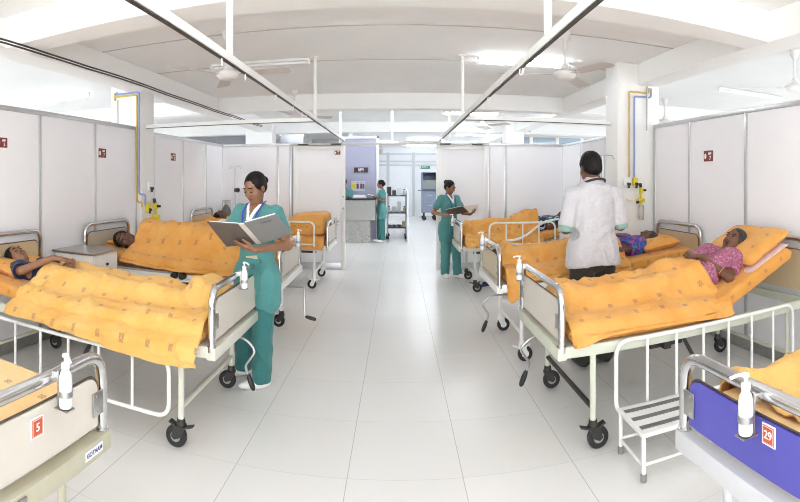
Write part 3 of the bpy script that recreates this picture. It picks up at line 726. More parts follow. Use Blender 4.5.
def surfnets(f, lo, h):
    s = f < 0; n = np.array(f.shape); C = [(a, b, c) for a in (0, 1) for b in (0, 1) for c in (0, 1)]
    cs = [s[a:n[0] - 1 + a, b:n[1] - 1 + b, c:n[2] - 1 + c] for a, b, c in C]
    anyc = np.logical_or.reduce(cs); allc = np.logical_and.reduce(cs); mx = anyc & ~allc; I = np.argwhere(mx); idx = np.full(mx.shape, -1); idx[mx] = np.arange(len(I))
    sm = np.zeros((len(I), 3)); ct = np.zeros(len(I)); fv = [f[I[:, 0] + a, I[:, 1] + b, I[:, 2] + c] for a, b, c in C]
    for i in range(8):
        for j in range(i + 1, 8):
            if sum(abs(x - y) for x, y in zip(C[i], C[j])) != 1: continue
            fa, fb = fv[i], fv[j]; m = (fa < 0) != (fb < 0); t = fa[m] / (fa[m] - fb[m])
            sm[m] += np.array(C[i]) + t[:, None] * (np.array(C[j]) - np.array(C[i])); ct[m] += 1
    P = lo + h * (I + sm / ct[:, None]); F = []
    for ax in range(3):
        a, b = [(1, 2), (2, 0), (0, 1)][ax]; sl0 = [slice(None)] * 3; sl1 = [slice(None)] * 3; sl0[ax] = slice(0, -1); sl1[ax] = slice(1, None)
        e = s[tuple(sl0)] != s[tuple(sl1)]; E = np.argwhere(e)
        ok = (E[:, a] > 0) & (E[:, b] > 0) & (E[:, a] < n[a] - 1) & (E[:, b] < n[b] - 1); E = E[ok]
        ua = np.zeros(3, int); ua[a] = 1; ub = np.zeros(3, int); ub[b] = 1
        q = [idx[tuple((E - da * ua - db * ub).T)] for da, db in ((1, 1), (0, 1), (0, 0), (1, 0))]
        Q = np.stack(q, 1); flip = ~s[tuple(E.T)]; Q[flip] = Q[flip][:, ::-1]; F.append(Q)
    return P, np.concatenate(F)

def sdf_obj(name, S, h, mats, parent, by=None, wr=0, wf=14, seed=0, smooth=1):
    """mesh an Sdf; by(P)->material index per point; wr: cloth creases along the normal"""
    P, F = S.mesh(h); me = bpy.data.meshes.new(name); me.from_pydata(P.tolist(), [], F.tolist())
    for m in (mats if isinstance(mats, list) else [mats]): me.materials.append(m)
    bm = bmesh.new(); bm.from_mesh(me)
    for _ in range(smooth): bmesh.ops.smooth_vert(bm, verts=bm.verts, factor=.5, use_axis_x=True, use_axis_y=True, use_axis_z=True)
    if wr:
        bm.normal_update()
        for v in bm.verts:
            p = v.co; w = noise.noise_vector(p * 4 + V((seed, 0, 0))) * .06; q = p + w
            rid = 1 - abs(noise.noise(V((q.x * wf, q.y * wf, q.z * wf * .55 + seed)))) * 2
            v.co = p + v.normal * wr * (max(0, rid) ** 2 + .6 * noise.noise(q * wf * .6) - .3)
    bm.to_mesh(me); bm.free(); me.polygons.foreach_set('use_smooth', [True] * len(me.polygons))
    if by is not None:
        c = np.empty(len(me.polygons) * 3); me.polygons.foreach_get('center', c); me.polygons.foreach_set('material_index', by(c.reshape(-1, 3)).astype(np.int32))
    return link(name, me, parent)

def rot3(yaw=0, pitch=0, roll=0):
    """face frame: columns right(x), forward(y), up(z); yaw about z, pitch>0 looks down, roll about forward"""
    return np.array((Matrix.Rotation(yaw, 3, 'Z') @ Matrix.Rotation(-pitch, 3, 'X') @ Matrix.Rotation(roll, 3, 'Y')))
def basis(fwd, up):
    f = V(fwd).normalized(); u = V(up); u = (u - f * f.dot(u)).normalized(); r = f.cross(u); return np.array(((r.x, f.x, u.x), (r.y, f.y, u.y), (r.z, f.z, u.z)))

class Head:
    def __init__(s, c, M, sc=1.0): s.c = np.array(c, float); s.M = np.array(M); s.s = sc
    def w(s, p): return s.c + s.M @ (np.array(p, float) * s.s)
    def local(s, P): return ((P - s.c) @ s.M) / s.s
    def skin(s, S, fem=True):
        q = s.s; E = lambda c, r, k=.02, sub=False: S.ell(s.w(c), np.array(r) * q, s.M, k * q, sub)
        E((0, -.015, .035), (.072, .092, .080)); E((0, .028, -.025), (.060, .062, .080)); E((0, .050, -.088), (.030, .032, .026), .03)
        for x in (-1, 1):
            E((x * .038, .056, -.032), (.026, .028, .030), .02); E((x * .040, .02, -.075), (.022, .035, .03), .03)
            E((x * .031, .092, .006), (.017, .014, .010), .012, True); E((x * .074, -.008, -.012), (.009, .020, .031), .006)
            E((x * .011, .098, -.034), (.009, .010, .008), .008)
        S.cap(s.w((-.034, .080, .022)), s.w((.034, .080, .022)), .010 * q, .010 * q, .014 * q)
        S.cap(s.w((0, .084, .006)), s.w((0, .106, -.030)), .0075 * q, .0115 * q, .010 * q)
        E((0, .086, -.060), (.022, .010, .0065), .006); E((0, .084, -.071), (.019, .010, .007), .006)
        for x in (-1, 1): E((x * .031, .080, .004), (.0155, .0135, .0115), .005)
    def lips(s, P):
        L = s.local(P); return (np.abs(L[:, 0]) < .023 - np.abs(L[:, 2] + .0655) * .9) & (np.abs(L[:, 2] + .0655) < .0125) & (L[:, 1] > .075)
    def features(s, parent, eyes='open', brow_m=None, bindi=False):
        q = s.s; Mx = Matrix(s.M.tolist())
        for x in (-1, 1):
            b = MB(); b.tube([s.w((x * (.012 + .013 * i), .090 + (.004, .006, .003, -.008)[i], .0245 + (.0, .005, .006, .001)[i])) for i in range(4)], .0, 6, rad=[.0028 * q, .0044 * q, .0040 * q, .0018 * q]); b.build('eyebrow', M_HAIR, parent)
            if eyes == 'closed' or eyes == 'down':
                b = MB(); z = -.003 if eyes == 'closed' else -.001
                b.tube([s.w((x * (.031 + .0145 * math.cos(t)), .0925 - .0045 * abs(math.cos(t)) ** 2, z - .0045 * math.sin(t))) for t in np.linspace(0, PI, 9)], .0, 6, rad=[.0014 * q] + [.0030 * q] * 7 + [.0014 * q]); b.build('eyelash', M_HAIR, parent)
            else:
                b = MB(); b.ell(s.w((x * .031, .0845, .004)), (.0120 * q, .0100 * q, .0048 * q), Mx); e = b.build('eye', M_EYE, parent)
                b = MB(); b.ell(s.w((x * .031, .0915, .004)), (.0058 * q, .0046 * q, .0050 * q), Mx); b.build('iris', M_IRIS, e)
                b = MB(); b.tube([s.w((x * (.031 + .0135 * math.cos(t)), .0925 - .0045 * math.cos(t) ** 2, .0045 + .0062 * math.sin(t))) for t in np.linspace(0, PI, 9)], .0026 * q, 6); b.build('eyelash', M_HAIR, parent)
        if bindi: b = MB(); b.ell(s.w((0, .0905, .034)), (.0032 * q, .002 * q, .0032 * q), Mx); b.build('bindi', M_RED, parent)
    def hair(s, S, bun=None, low=0, vol=0, front=.062):
        q = s.s; E = lambda c, r, k=.01, sub=False: S.ell(s.w(c), np.array(r) * q, s.M, k * q, sub)
        E((0, -.022, .040), (.078 + vol, .095 + vol, .083 + vol)); E((0, -.050, -.010), (.070 + vol, .065 + vol, .070), .02)
        for x in (-1, 1): E((x * .058, .0, .026), (.023, .042, .044), .02)
        if low: E((0, -.060, -.06), (.058, .045, .06), .02)
        E((0, .085, -.010), (.056, front, .072), .014, True); E((0, .075, -.085), (.09, .08, .07), .012, True)
        for x in (-1, 1): E((x * .085, .004, -.022), (.022, .024, .036), .008, True)
        if bun: E(bun[0], bun[1], .008)

def hand(S, wrist, D, N, side, curl=(20, 25, 15), sc=1.0, spread=.0, thumb=(.75, .65, .25)):
    """palm + five fingers; D towards the fingertips, N out of the palm; side +1 right hand, -1 left"""
    w = V(wrist); D = V(D).normalized(); N = V(N); N = (N - D * D.dot(N)).normalized(); T = D.cross(N) * side; A = lambda v: np.array(v)
    kn = [w + D * (.084 - abs(t) * .18 if t > -.03 else .070) * sc + T * t * sc for t in (.028, .010, -.009, -.027)]
    for q in kn: S.cap(A(w + D * .008 + (q - w).normalized() * .0), A(q), .0155 * sc, .0125 * sc, .012)
    S.cap(A(w + D * .02 + T * .012), A(w + D * .055 + T * .018 + N * .006), .017 * sc, .014 * sc, .012)
    for i, (q, ln) in enumerate(zip(kn, (.072, .080, .074, .058))):
        d = (D + T * (.05, .015, -.02, -.07)[i] * (1 + 3 * spread)).normalized(); p = q; r = (.0095, .0098, .0093, .0082)[i] * sc; ang = 0
        for j, (fr, c) in enumerate(zip((.44, .31, .25), curl)):
            ang = R(c + (0, 2, 4, 7)[i]); ax = d.cross(N).normalized(); d = (Matrix.Rotation(ang, 3, ax) @ d).normalized(); N2 = (Matrix.Rotation(ang, 3, ax) @ N)
            e = p + d * ln * fr * sc; S.cap(A(p), A(e), r, r * .92, .0035); r *= .92; p = e; N = N2 if 0 else N
    b0 = w + D * .022 * sc + T * .020 * sc; d1 = (T * thumb[0] + D * thumb[1] + N * thumb[2]).normalized(); b1 = b0 + d1 * .040 * sc; d2 = (T * (thumb[0] - .4) + D * (thumb[1] + .3) + N * thumb[2]).normalized(); b2 = b1 + d2 * .032 * sc; b3 = b2 + d2 * .024 * sc
    S.cap(A(b0), A(b1), .0155 * sc, .0115 * sc, .010); S.cap(A(b1), A(b2), .0112 * sc, .0102 * sc, .004); S.cap(A(b2), A(b3), .0102 * sc, .0085 * sc, .004)

def skin_mat(name, c, lip):
    t = NT(name); co = t.coord(); t.col(t.mix(t.noise(co, 22, 5), tuple(x * .86 for x in c[:3]) + (1,), tuple(min(1, x * 1.1) for x in c[:3]) + (1,)))
    t.b.inputs['Roughness'].default_value = .48; t.b.inputs['Specular IOR Level'].default_value = .4; t.bump(t.noise(co, 180), .12, .003)
    return [t.m, mat(name + '_lip', lip, .4, var=.05)]
SK_N = skin_mat('skin_brown', srgb(142, 102, 78), srgb(122, 66, 60)); SK_D = skin_mat('skin_dark_brown', srgb(112, 76, 58), srgb(86, 48, 44)); SK_P = skin_mat('skin_deep_brown', srgb(104, 72, 56), srgb(84, 50, 44))
def hair_mat(name, c, lite, mixv=.5):
    t = NT(name); co = t.coord(); mp = t.n('ShaderNodeMapping'); t.l(co, mp.inputs[0]); mp.inputs['Scale'].default_value = (1, .25, 1); n = t.noise(mp.outputs[0], 130, 3)
    t.col(t.mix(t.math('MULTIPLY', t.ramp(n, .45, .65), mixv), c, lite)); t.b.inputs['Roughness'].default_value = .55; t.b.inputs['Specular IOR Level'].default_value = .2; t.bump(n, .5, .004); return t.m
M_HAIR = hair_mat('black_hair', (.007, .006, .006, 1), (.020, .017, .016, 1)); M_HAIRG = hair_mat('greying_hair', (.02, .02, .02, 1), (.14, .135, .13, 1), .6)
M_EYE = mat('eye_white', (.38, .36, .34, 1), .25, var=.02); M_IRIS = mat('eye_dark', (.015, .008, .005, 1), .15)
def fabric(name, c, var=.1, sc=30, bump=.25):
    t = NT(name); co = t.coord(); n = t.noise(co, sc, 4); t.col(t.mix(n, tuple(x * (1 - var) for x in c[:3]) + (1,), tuple(min(1, x * (1 + var)) for x in c[:3]) + (1,)))
    t.b.inputs['Roughness'].default_value = .85; t.b.inputs['Specular IOR Level'].default_value = .15; t.b.inputs['Sheen Weight'].default_value = .2
    t.bump(t.math('ADD', t.noise(co, 18, 5), t.math('MULTIPLY', t.noise(co, 600, 1), .1)), bump, .02); return t.m
M_SCRUB = fabric('teal_scrub', srgb(84, 143, 141)); M_SCRUBD = fabric('teal_trousers', srgb(62, 120, 119)); M_COAT = fabric('white_coat', (.60, .595, .625, 1), .05, bump=.8); M_MINT = fabric('mint_shirt', srgb(138, 172, 164)); M_OLIVE = fabric('dark_olive_trousers', (.048, .044, .034, 1)); M_UNDER = fabric('white_undershirt', (.85, .86, .87, 1), .03)
M_NAVY = fabric('navy_cotton', (.014, .018, .055, 1)); M_REDC = fabric('red_cotton', (.35, .02, .02, 1)); M_SHOE = mat('white_shoe', (.80, .79, .77, 1), .5, var=.05)
M_PINK = print_mat('pink_print', srgb(160, 92, 118), [srgb(182, 128, 148), srgb(134, 72, 98)], 60); M_PURP = print_mat('purple_print', srgb(74, 52, 150), [srgb(40, 70, 190), srgb(190, 60, 130), srgb(30, 130, 110)], 34); M_STRIPE = print_mat('navy_white_print', srgb(36, 40, 92), [srgb(210, 215, 230), srgb(30, 130, 120)], 16)

def A3(*p): return np.array(p, float)
class Stand:
    """standing figure; local origin on the floor between the feet, built in world directions"""
    def __init__(s, H, yaw, lean=0):
        s.q = H / 1.70; s.f = A3(math.cos(yaw), math.sin(yaw), 0); s.r = A3(math.sin(yaw), -math.cos(yaw), 0); s.lean = lean
    def at(s, x, y, z): return (s.r * x + s.f * (y + s.lean * max(0, z - .9)) + A3(0, 0, z)) * s.q
    def local(s, P): return np.stack([P @ s.r, P @ s.f, P[:, 2]], 1) / s.q
    def loc1(s, p): return s.local(np.array([p]))[0]

def nurse(label, loc, H, yaw, head_yaw, pitch, feet, armR, armL, sk=SK_N, det=.006, eyes='down', bun=((0, -.125, .01), (.036, .034, .036)), group=None, lanyard=True, trous=None, headoff=(0, .03, 1.582), fh=.0055):
    """armR/armL: (elbow, wrist, finger dir, palm normal, curl) in local world-direction coordinates (metres from loc)"""
    o = thing('person', label, 'person', loc); B = Stand(H, yaw, .0); q = B.q; at = B.at
    hd = Head(at(*headoff), rot3(head_yaw - PI / 2, pitch), q * .98); S = Sdf()
    S.chain([at(0, -.012, 1.40), at(0, -.004, 1.465), hd.w((0, -.030, -.055))], [.056 * q, .043 * q, .042 * q], .014)
    S.ell(at(0, 0, 1.27), A3(.145, .095, .17) * q, np.stack([B.r, B.f, A3(0, 0, 1)], 1), .03); S.ell(at(0, 0, 1.02), A3(.125, .09, .18) * q, np.stack([B.r, B.f, A3(0, 0, 1)], 1), .05)
    S.cap(at(-.155, -.01, 1.385), at(.155, -.01, 1.385), .045 * q, .045 * q, .03)
    sh = {1: at(.168, -.01, 1.375), -1: at(-.168, -.01, 1.375)}
    for sd, arm in ((1, armR), (-1, armL)):
        e, w, D, N, cu = arm; S.chain([sh[sd], A3(*e), A3(*w)], [.046 * q, .036 * q, .025 * q], .012); hand(S, w, D, N, sd, cu, q * .98)
    hips = {1: at(.085, 0, .90), -1: at(-.085, 0, .90)}; kn = {}; an = {}
    for sd in (1, -1):
        an[sd] = A3(feet[sd][0], feet[sd][1], .09); kn[sd] = (hips[sd] + an[sd]) / 2 + B.f * .02 * q; kn[sd][2] = .48 * q
        S.chain([hips[sd], kn[sd], an[sd]], [.075 * q, .05 * q, .035 * q], .03)
    hd.skin(S); body = sdf_obj('body', S, det, sk, o, lambda P: hd.lips(P))
    hd.features(body, eyes, bindi=True)
    Hs = Sdf(); hd.hair(Hs, bun); sdf_obj('hair', Hs, .005, M_HAIR, o, wr=.0015, wf=60)
    # tunic: short sleeves, V neck with white undershirt, slit hem below the hips
    T = Sdf(); F3 = np.stack([B.r, B.f, A3(0, 0, 1)], 1)
    T.ell(at(0, 0, 1.25), A3(.165, .118, .21) * q, F3, .03); T.ell(at(0, .03, 1.26), A3(.13, .10, .10) * q, F3, .04); T.cap(at(-.15, -.01, 1.39), at(.15, -.01, 1.39), .055 * q, .055 * q, .04); T.ell(at(0, .0, 1.02), A3(.150, .112, .2) * q, F3, .06)
    T.ell(at(0, -.005, .84), A3(.185, .135, .16) * q, F3, .06); T.chain([at(-.09, 0, .90), at(-.09, 0, .70)], [.105 * q, .108 * q], .05); T.chain([at(.09, 0, .90), at(.09, 0, .70)], [.105 * q, .108 * q], .05)
    T.ell(at(0, 0, .46), A3(.4, .4, .13) * q, F3, .006, True)
    for sd, arm in ((1, armR), (-1, armL)):
        e = A3(*arm[0]); m = sh[sd] + (e - sh[sd]) * .62; T.chain([sh[sd], m], [.060 * q, .064 * q], .03); d = (e - sh[sd]) / np.linalg.norm(e - sh[sd]); T.ell(m + d * .062 * q, A3(.09, .09, .05) * q, basis(np.cross(d, A3(.1, .2, 1)), d), .004, True)
    def by(P):
        L = B.local(P); a = np.abs(L[:, 0]); v = (L[:, 1] > .02) & (a < (L[:, 2] - 1.285) * .42); w = (L[:, 1] > .02) & (a < (L[:, 2] - 1.355) * .40); return v.astype(int) + w.astype(int)
    tun = sdf_obj('tunic', T, det, [M_SCRUB, M_UNDER, sk[0]], o, by, wr=.007, wf=11, seed=loc[0])
    # trousers
    T = Sdf(); T.ell(at(0, -.01, .86), A3(.165, .12, .13) * q, F3, .03)
    for sd in (1, -1):
        a = an[sd].copy(); a[2] = .075; T.chain([hips[sd], kn[sd], a], [.100 * q, .082 * q, .074 * q], .02); T.ell(a - A3(0, 0, .075), A3(.13, .13, .055), None, .004, True)
    sdf_obj('trousers', T, det, trous or M_SCRUBD, o, wr=.008, wf=9, seed=loc[1])
    for sd in (1, -1):
        x, y, fa = feet[sd][0], feet[sd][1], feet[sd][2]; d = A3(math.cos(fa), math.sin(fa), 0); p = A3(x, y, 0); F = np.stack([A3(d[1], -d[0], 0), d, A3(0, 0, 1)], 1)
        T = Sdf(); T.ell(p + d * .055 + A3(0, 0, .036), A3(.044, .125, .036), F, .02); T.ell(p - d * .01 + A3(0, 0, .06), A3(.038, .06, .05), F, .02); T.ell(p + A3(0, 0, -.3), A3(.6, .6, .303), None, .004, True)
        sh_ = sdf_obj('shoe', T, .006, M_SHOE, o)
    if lanyard:
        for x in (-1, 1):
            b = MB(); pts = [at(x * .062, -.035, 1.475), at(x * .072, .035, 1.452), at(x * .066, .100, 1.39), at(x * .05, .142, 1.30), at(x * .04, .148, 1.26), at(x * .03, .146, 1.20)]
            b.strip(bez(pts[0], pts[1], pts[1], pts[2], 5) + bez(pts[2], pts[3], pts[4], pts[5], 8)[1:], V(B.r), .013 * q, .002); b.build('lanyard', mat('blue_ribbon', (.05, .05, .42, 1), .6), o)
    return o, B, hd
# ---------------------------------------------------------------- first nurse, reading a grey ring folder at the foot of the navy patient's bed
def rel(p, o): return (p[0] - o[0], p[1] - o[1], p[2] - o[2])
n1 = (-1.03, 3.45, 0)
o, B, hd = nurse('nurse in teal scrubs reading an open grey folder, in front on the left', n1, 1.60, R(-106), R(-114), R(22),
    {1: (-.17, .20, R(-150)), -1: (.035, .01, R(-150))},
    ((-.235, -.02, 1.10), (-.12, -.25, 1.18), (.35, -.6, .1), (.2, .3, -.8), (15, 20, 10)),
    ((.265, -.14, 1.085), (.10, -.385, 1.085), (-.88, -.22, .22), (-.04, .51, .855), (6, 12, 8)), det=.0055)
NURSE1 = o
# chest badge, pocket and papers, wrist watch
b = MB(); M = frame(B.at(-.085, .128, 1.285), B.r, A3(0, 0, 1) + B.f * -.15); b.prism([(-.026, -.02), (.026, -.02), (.026, .02), (-.026, .02)], M, .004); b.build('badge', M_SIGNW, o)
def pocket(o, B, x, z):
    fr = frame(B.at(x, .146 if z < .95 else .133, z), B.r, A3(0, 0, 1)); b = MB(); b.prism([(-.062, -.075), (.062, -.075), (.062, .055), (-.062, .055)], fr, .008); p = b.build('pocket', M_SCRUB, o)
    b = MB(); b.prism([(-.05, .0), (.052, -.01), (.054, .03), (-.048, .04)], fr @ Matrix.Translation((.0, .02, .006)), .005); b.build('folded_paper', M_SIGNW, p)
    b = MB(); b.prism([(-.045, .0), (.05, -.012), (.052, .004), (-.043, .018)], fr @ Matrix.Translation((.0, .062, .007)), .006); b.build('card', M_TAN, p)
pocket(o, B, -.035, .985)
def folder(label, tl, ts, bs, bl, tr, br, m1, m2, paper=True, title=None, spine_w=.035, name='ring_folder'):
    """open folder: left cover tl-ts-bs-bl, right cover ts-tr-br-bs, with paper on the reader's side"""
    o = thing(name, label, 'folder', tuple((V(ts) + V(bs)) / 2)); c = (V(ts) + V(bs)) / 2; tl, ts, bs, bl, tr, br = [V(p) - c for p in (tl, ts, bs, bl, tr, br)]
    def slab(q, th, nm, m, par, inset=0, off=0):
        cc = sum(q, V()) / 4; n = (q[1] - q[0]).cross(q[3] - q[0]).normalized(); q = [cc + (p - cc) * (1 - inset) + n * off for p in q]; b = MB()
        b.add([p + n * th / 2 for p in q] + [p - n * th / 2 for p in q], [(0, 1, 2, 3), (7, 6, 5, 4)] + [(i, 4 + i, 4 + (i + 1) % 4, (i + 1) % 4) for i in range(4)]); return b.build(nm, m, par, smooth=False)
    sx = (tr - tl).normalized() * spine_w / 2
    slab([tl, ts - sx, bs - sx, bl], .005, 'cover', m1, o); slab([ts + sx, tr, br, bs + sx], .005, 'cover', m2, o); sp = slab([ts - sx, ts + sx, bs + sx, bs - sx], .006, 'spine', mat('folder_spine', (.62, .57, .50, 1), .6), o)
    sgn = -1
    if paper:
        slab([tl, ts - sx, bs - sx, bl], .008, 'paper', M_SIGNW, o, .08, .010); slab([ts + sx, tr, br, bs + sx], .012, 'paper', M_SIGNW, o, .08, .012)
    if title:
        u = (tr - ts).normalized(); v = (ts - bs); v = (v - u * u.dot(v)).normalized(); p = ts + (tr - ts) * .5 + (bs - ts) * .17; n = u.cross(v)
        text('lettering', title, .022, mat('ink_blue', (.03, .03, .16, 1), .6), o, frame(p + n * .004, u, v), width=.125)
    return o
GF1 = mat('grey_board', (.125, .108, .098, 1), .55, var=.08); GF2 = mat('grey_board_light', (.22, .215, .21, 1), .5, var=.08)

folder('open grey ring folder held by the nurse in front on the left', (-1.18, 2.845, 1.28), (-.962, 2.873, 1.273), (-.923, 3.137, 1.116), (-1.14, 3.097, 1.092), (-.763, 2.984, 1.328), (-.71, 3.223, 1.18), GF1, GF2, title='PATIENT RECORD')

# ---------------------------------------------------------------- second nurse by the right door, third at the counter
n2 = (.80, 7.60, 0)
o, B, hd = nurse('nurse in teal scrubs with an open dark folder, in front of the right door', n2, 1.53, R(-62), R(-38), R(20),
    {1: (-.06, .02, R(-80)), -1: (.13, -.03, R(-50))},
    ((-.255, -.10, 1.03), (-.06, -.30, 1.0), (.85, -.45, .15), (.1, .6, .8), (15, 20, 12)),
    ((.20, -.16, 1.03), (.28, -.36, 1.02), (.4, -.5, .3), (-.4, .3, .7), (15, 20, 12)), det=.007, bun=((0, -.115, .055), (.040, .034, .040)), trous=M_SCRUB)
pocket(o, B, .02, .90)
DKF = mat('dark_board', (.085, .070, .062, 1), .5, var=.1)
folder('open dark folder held by the nurse at the right door', (.694, 7.20, 1.088), (.96, 7.12, 1.15), (1.06, 7.19, 1.065), (.80, 7.27, 1.0), (1.21, 7.20, 1.18), (1.20, 7.28, 1.085), DKF, mat('white_board', (.75, .75, .74, 1), .5), spine_w=.02)
n3 = (-.40, 11.94, 0)
o, B, hd = nurse('nurse in teal scrubs holding a black clipboard beside the granite counter', n3, 1.53, R(190), R(185), R(8),
    {1: (-.05, .06, R(190)), -1: (.03, -.08, R(200))},
    ((.05, .20, 1.02), (-.15, .10, 1.12), (-1, .1, .1), (0, -.2, 1), (10, 15, 10)),
    ((.06, -.19, 1.0), (-.13, -.13, 1.09), (-1, .2, .15), (0, .3, 1), (15, 20, 12)), det=.008, bun=((0, -.10, .0), (.045, .04, .05)))
pocket(o, B, -.05, .90)
c = thing('clipboard', 'black clipboard with papers in the hands of the nurse at the counter', 'clipboard', (-.62, 11.83, 1.14)); M = frame((0, 0, 0), (.97, .05, -.24), (0, 1, 0))
b = MB(); b.prism([(-.16, -.12), (.13, -.12), (.13, .12), (-.16, .12)], M, .006); b.build('board', M_BLACK, c, smooth=False); b = MB(); b.prism([(-.14, -.10), (.09, -.10), (.09, .10), (-.14, .10)], M @ Matrix.Translation((0, 0, .006)), .004); b.build('sheets', M_SIGNW, c, smooth=False); b = MB(); b.prism([(.10, -.04), (.125, -.04), (.125, .04), (.10, .04)], M @ Matrix.Translation((0, 0, .008)), .012); b.build('clip', M_STEEL, c)

# ---------------------------------------------------------------- doctor, seen from behind
dl = (1.595, 3.76, 0); o = thing('person', 'doctor in white coat seen from behind between two orange beds', 'person', dl); B = Stand(1.76, R(97)); at = B.at; q = B.q; F3 = np.stack([B.r, B.f, A3(0, 0, 1)], 1)
hd = Head(at(-.015, .02, 1.590), rot3(R(4), R(14)), q); S = Sdf()
S.chain([at(0, -.01, 1.40), at(0, 0, 1.48), hd.w((0, -.015, -.07))], [.068 * q, .060 * q, .058 * q], .025)
S.ell(at(0, 0, 1.26), A3(.16, .10, .18) * q, F3, .03); S.ell(at(0, 0, 1.02), A3(.145, .1, .18) * q, F3, .05); S.cap(at(-.175, -.01, 1.39), at(.175, -.01, 1.39), .05 * q, .05 * q, .03)
shd = {1: at(.195, -.01, 1.375), -1: at(-.195, -.01, 1.375)}; ell_ = {1: at(.255, -.02, 1.105), -1: at(-.255, -.02, 1.105)}; wrs = {1: at(.14, .22, 1.12), -1: at(-.14, .22, 1.12)}
for sd in (1, -1):
    S.chain([shd[sd], ell_[sd], wrs[sd]], [.052 * q, .040 * q, .029 * q], .012); hand(S, wrs[sd], B.f * .8 - B.r * sd * .5, A3(0, 0, 1) - B.r * sd * .4, sd, (25, 35, 20), q)
for sd in (1, -1): S.chain([at(sd * .09, 0, .9), at(sd * .10, .02, .48), at(sd * .10, -.02, .09)], [.085 * q, .055 * q, .04 * q], .03)
hd.skin(S); sdf_obj('body', S, .0065, SK_D, o, lambda P: hd.lips(P)); hd.features(o, 'open')
Hs = Sdf(); E_ = lambda c, r, k=.012, sub=False: Hs.ell(hd.w(c), np.array(r) * q, hd.M, k, sub)
hd.hair(Hs, None, 0, .006); E_((0, -.062, -.035), (.058, .042, .045), .02); E_((0, -.01, .1), (.05, .05, .03), .02); sdf_obj('hair', Hs, .005, M_HAIR, o, wr=.004, wf=50)
T = Sdf(); T.ell(at(0, -.0, 1.25), A3(.186, .130, .22) * q, F3, .03); T.cap(at(-.165, -.012, 1.375), at(.165, -.012, 1.375), .062 * q, .062 * q, .05); T.cap(at(-.08, -.012, 1.42), at(.08, -.012, 1.42), .05 * q, .05 * q, .06); T.ell(at(0, .0, 1.02), A3(.195, .135, .22) * q, F3, .08); T.ell(at(0, 0, .84), A3(.218, .15, .2) * q, F3, .06)
T.chain([at(-.10, 0, .95), at(-.115, 0, .70)], [.115 * q, .125 * q], .05); T.chain([at(.10, 0, .95), at(.115, 0, .70)], [.115 * q, .125 * q], .05)
T.ell(at(0, 0, .52), A3(.5, .5, .305) * q, F3, .006, True)
T.cap(at(.005, -.17, .66), at(.0, -.15, 1.02), .022 * q, .004 * q, .012, True)
for sd in (1, -1):
    e = shd[sd] + (ell_[sd] - shd[sd]) * .84; T.chain([shd[sd], e], [.064 * q, .068 * q], .03); d = (e - shd[sd]) / np.linalg.norm(e - shd[sd]); T.ell(e + d * .075 * q, A3(.11, .11, .06) * q, basis(np.cross(d, A3(.1, .2, 1)), d), .004, True)
T.chain([at(-.05, .03, 1.475), at(-.062, -.03, 1.480), at(0, -.062, 1.488), at(.062, -.03, 1.480), at(.05, .03, 1.475)], [.024 * q, .026 * q, .027 * q, .026 * q, .024 * q], .012)
coat = sdf_obj('white_coat', T, .006, M_COAT, o, wr=.007, wf=9, seed=4)
for sd in (1, -1):
    T = Sdf(); a = shd[sd] + (ell_[sd] - shd[sd]) * .66; e = shd[sd] + (ell_[sd] - shd[sd]) * 1.0; d = (e - a) / np.linalg.norm(e - a)
    T.chain([a, e], [.052 * q, .062 * q], .02); T.ell(e + d * .075, A3(.11, .11, .055), basis(np.cross(d, A3(.1, .2, 1)) - B.r * sd * .0, d - B.r * sd * .25), .004, True); sdf_obj('shirt_sleeve', T, .006, M_MINT, o, wr=.006, wf=12)
T = Sdf(); T.ell(at(0, -.0, .86), A3(.185, .125, .13) * q, F3, .03)
for sd in (1, -1): T.chain([at(sd * .095, 0, .86), at(sd * .10, .02, .48), at(sd * .10, -.02, .085)], [.108 * q, .088 * q, .078 * q], .015)
sdf_obj('trousers', T, .007, M_OLIVE, o, wr=.006, wf=8)
for sd in (1, -1):
    T = Sdf(); p = at(sd * .10, 0, 0); d = B.f; Fm = np.stack([B.r, d, A3(0, 0, 1)], 1); T.ell(p + d * .05 + A3(0, 0, .04), A3(.05, .14, .042), Fm, .02); T.ell(p - d * .03 + A3(0, 0, .065), A3(.042, .06, .055), Fm, .02); T.ell(p + A3(0, 0, -.3), A3(.6, .6, .303), None, .004, True); sdf_obj('shoe', T, .007, mat('black_leather', (.012, .011, .011, 1), .35), o)
st = thing('stethoscope', 'black stethoscope worn round the neck of the doctor', 'stethoscope', dl); b = MB()
pts = [at(-.075, .13, 1.30), at(-.095, .08, 1.42), at(-.088, .02, 1.462), at(-.088, -.055, 1.478), at(-.042, -.102, 1.496), at(.0, -.112, 1.50), at(.042, -.102, 1.496), at(.088, -.055, 1.478), at(.088, .02, 1.462), at(.095, .08, 1.42), at(.075, .13, 1.30)]
b.tube(rounded(pts, .04, 3), .0105, 8); b.build('tubing', M_BLACK, st); b = MB(); b.lathe([(.001, 0), (.02, 0), (.022, .006), (.012, .012), (.001, .014)], at(.07, .145, 1.285), 14, (0, 1, 0)); b.build('chest_piece', M_STEEL, st)
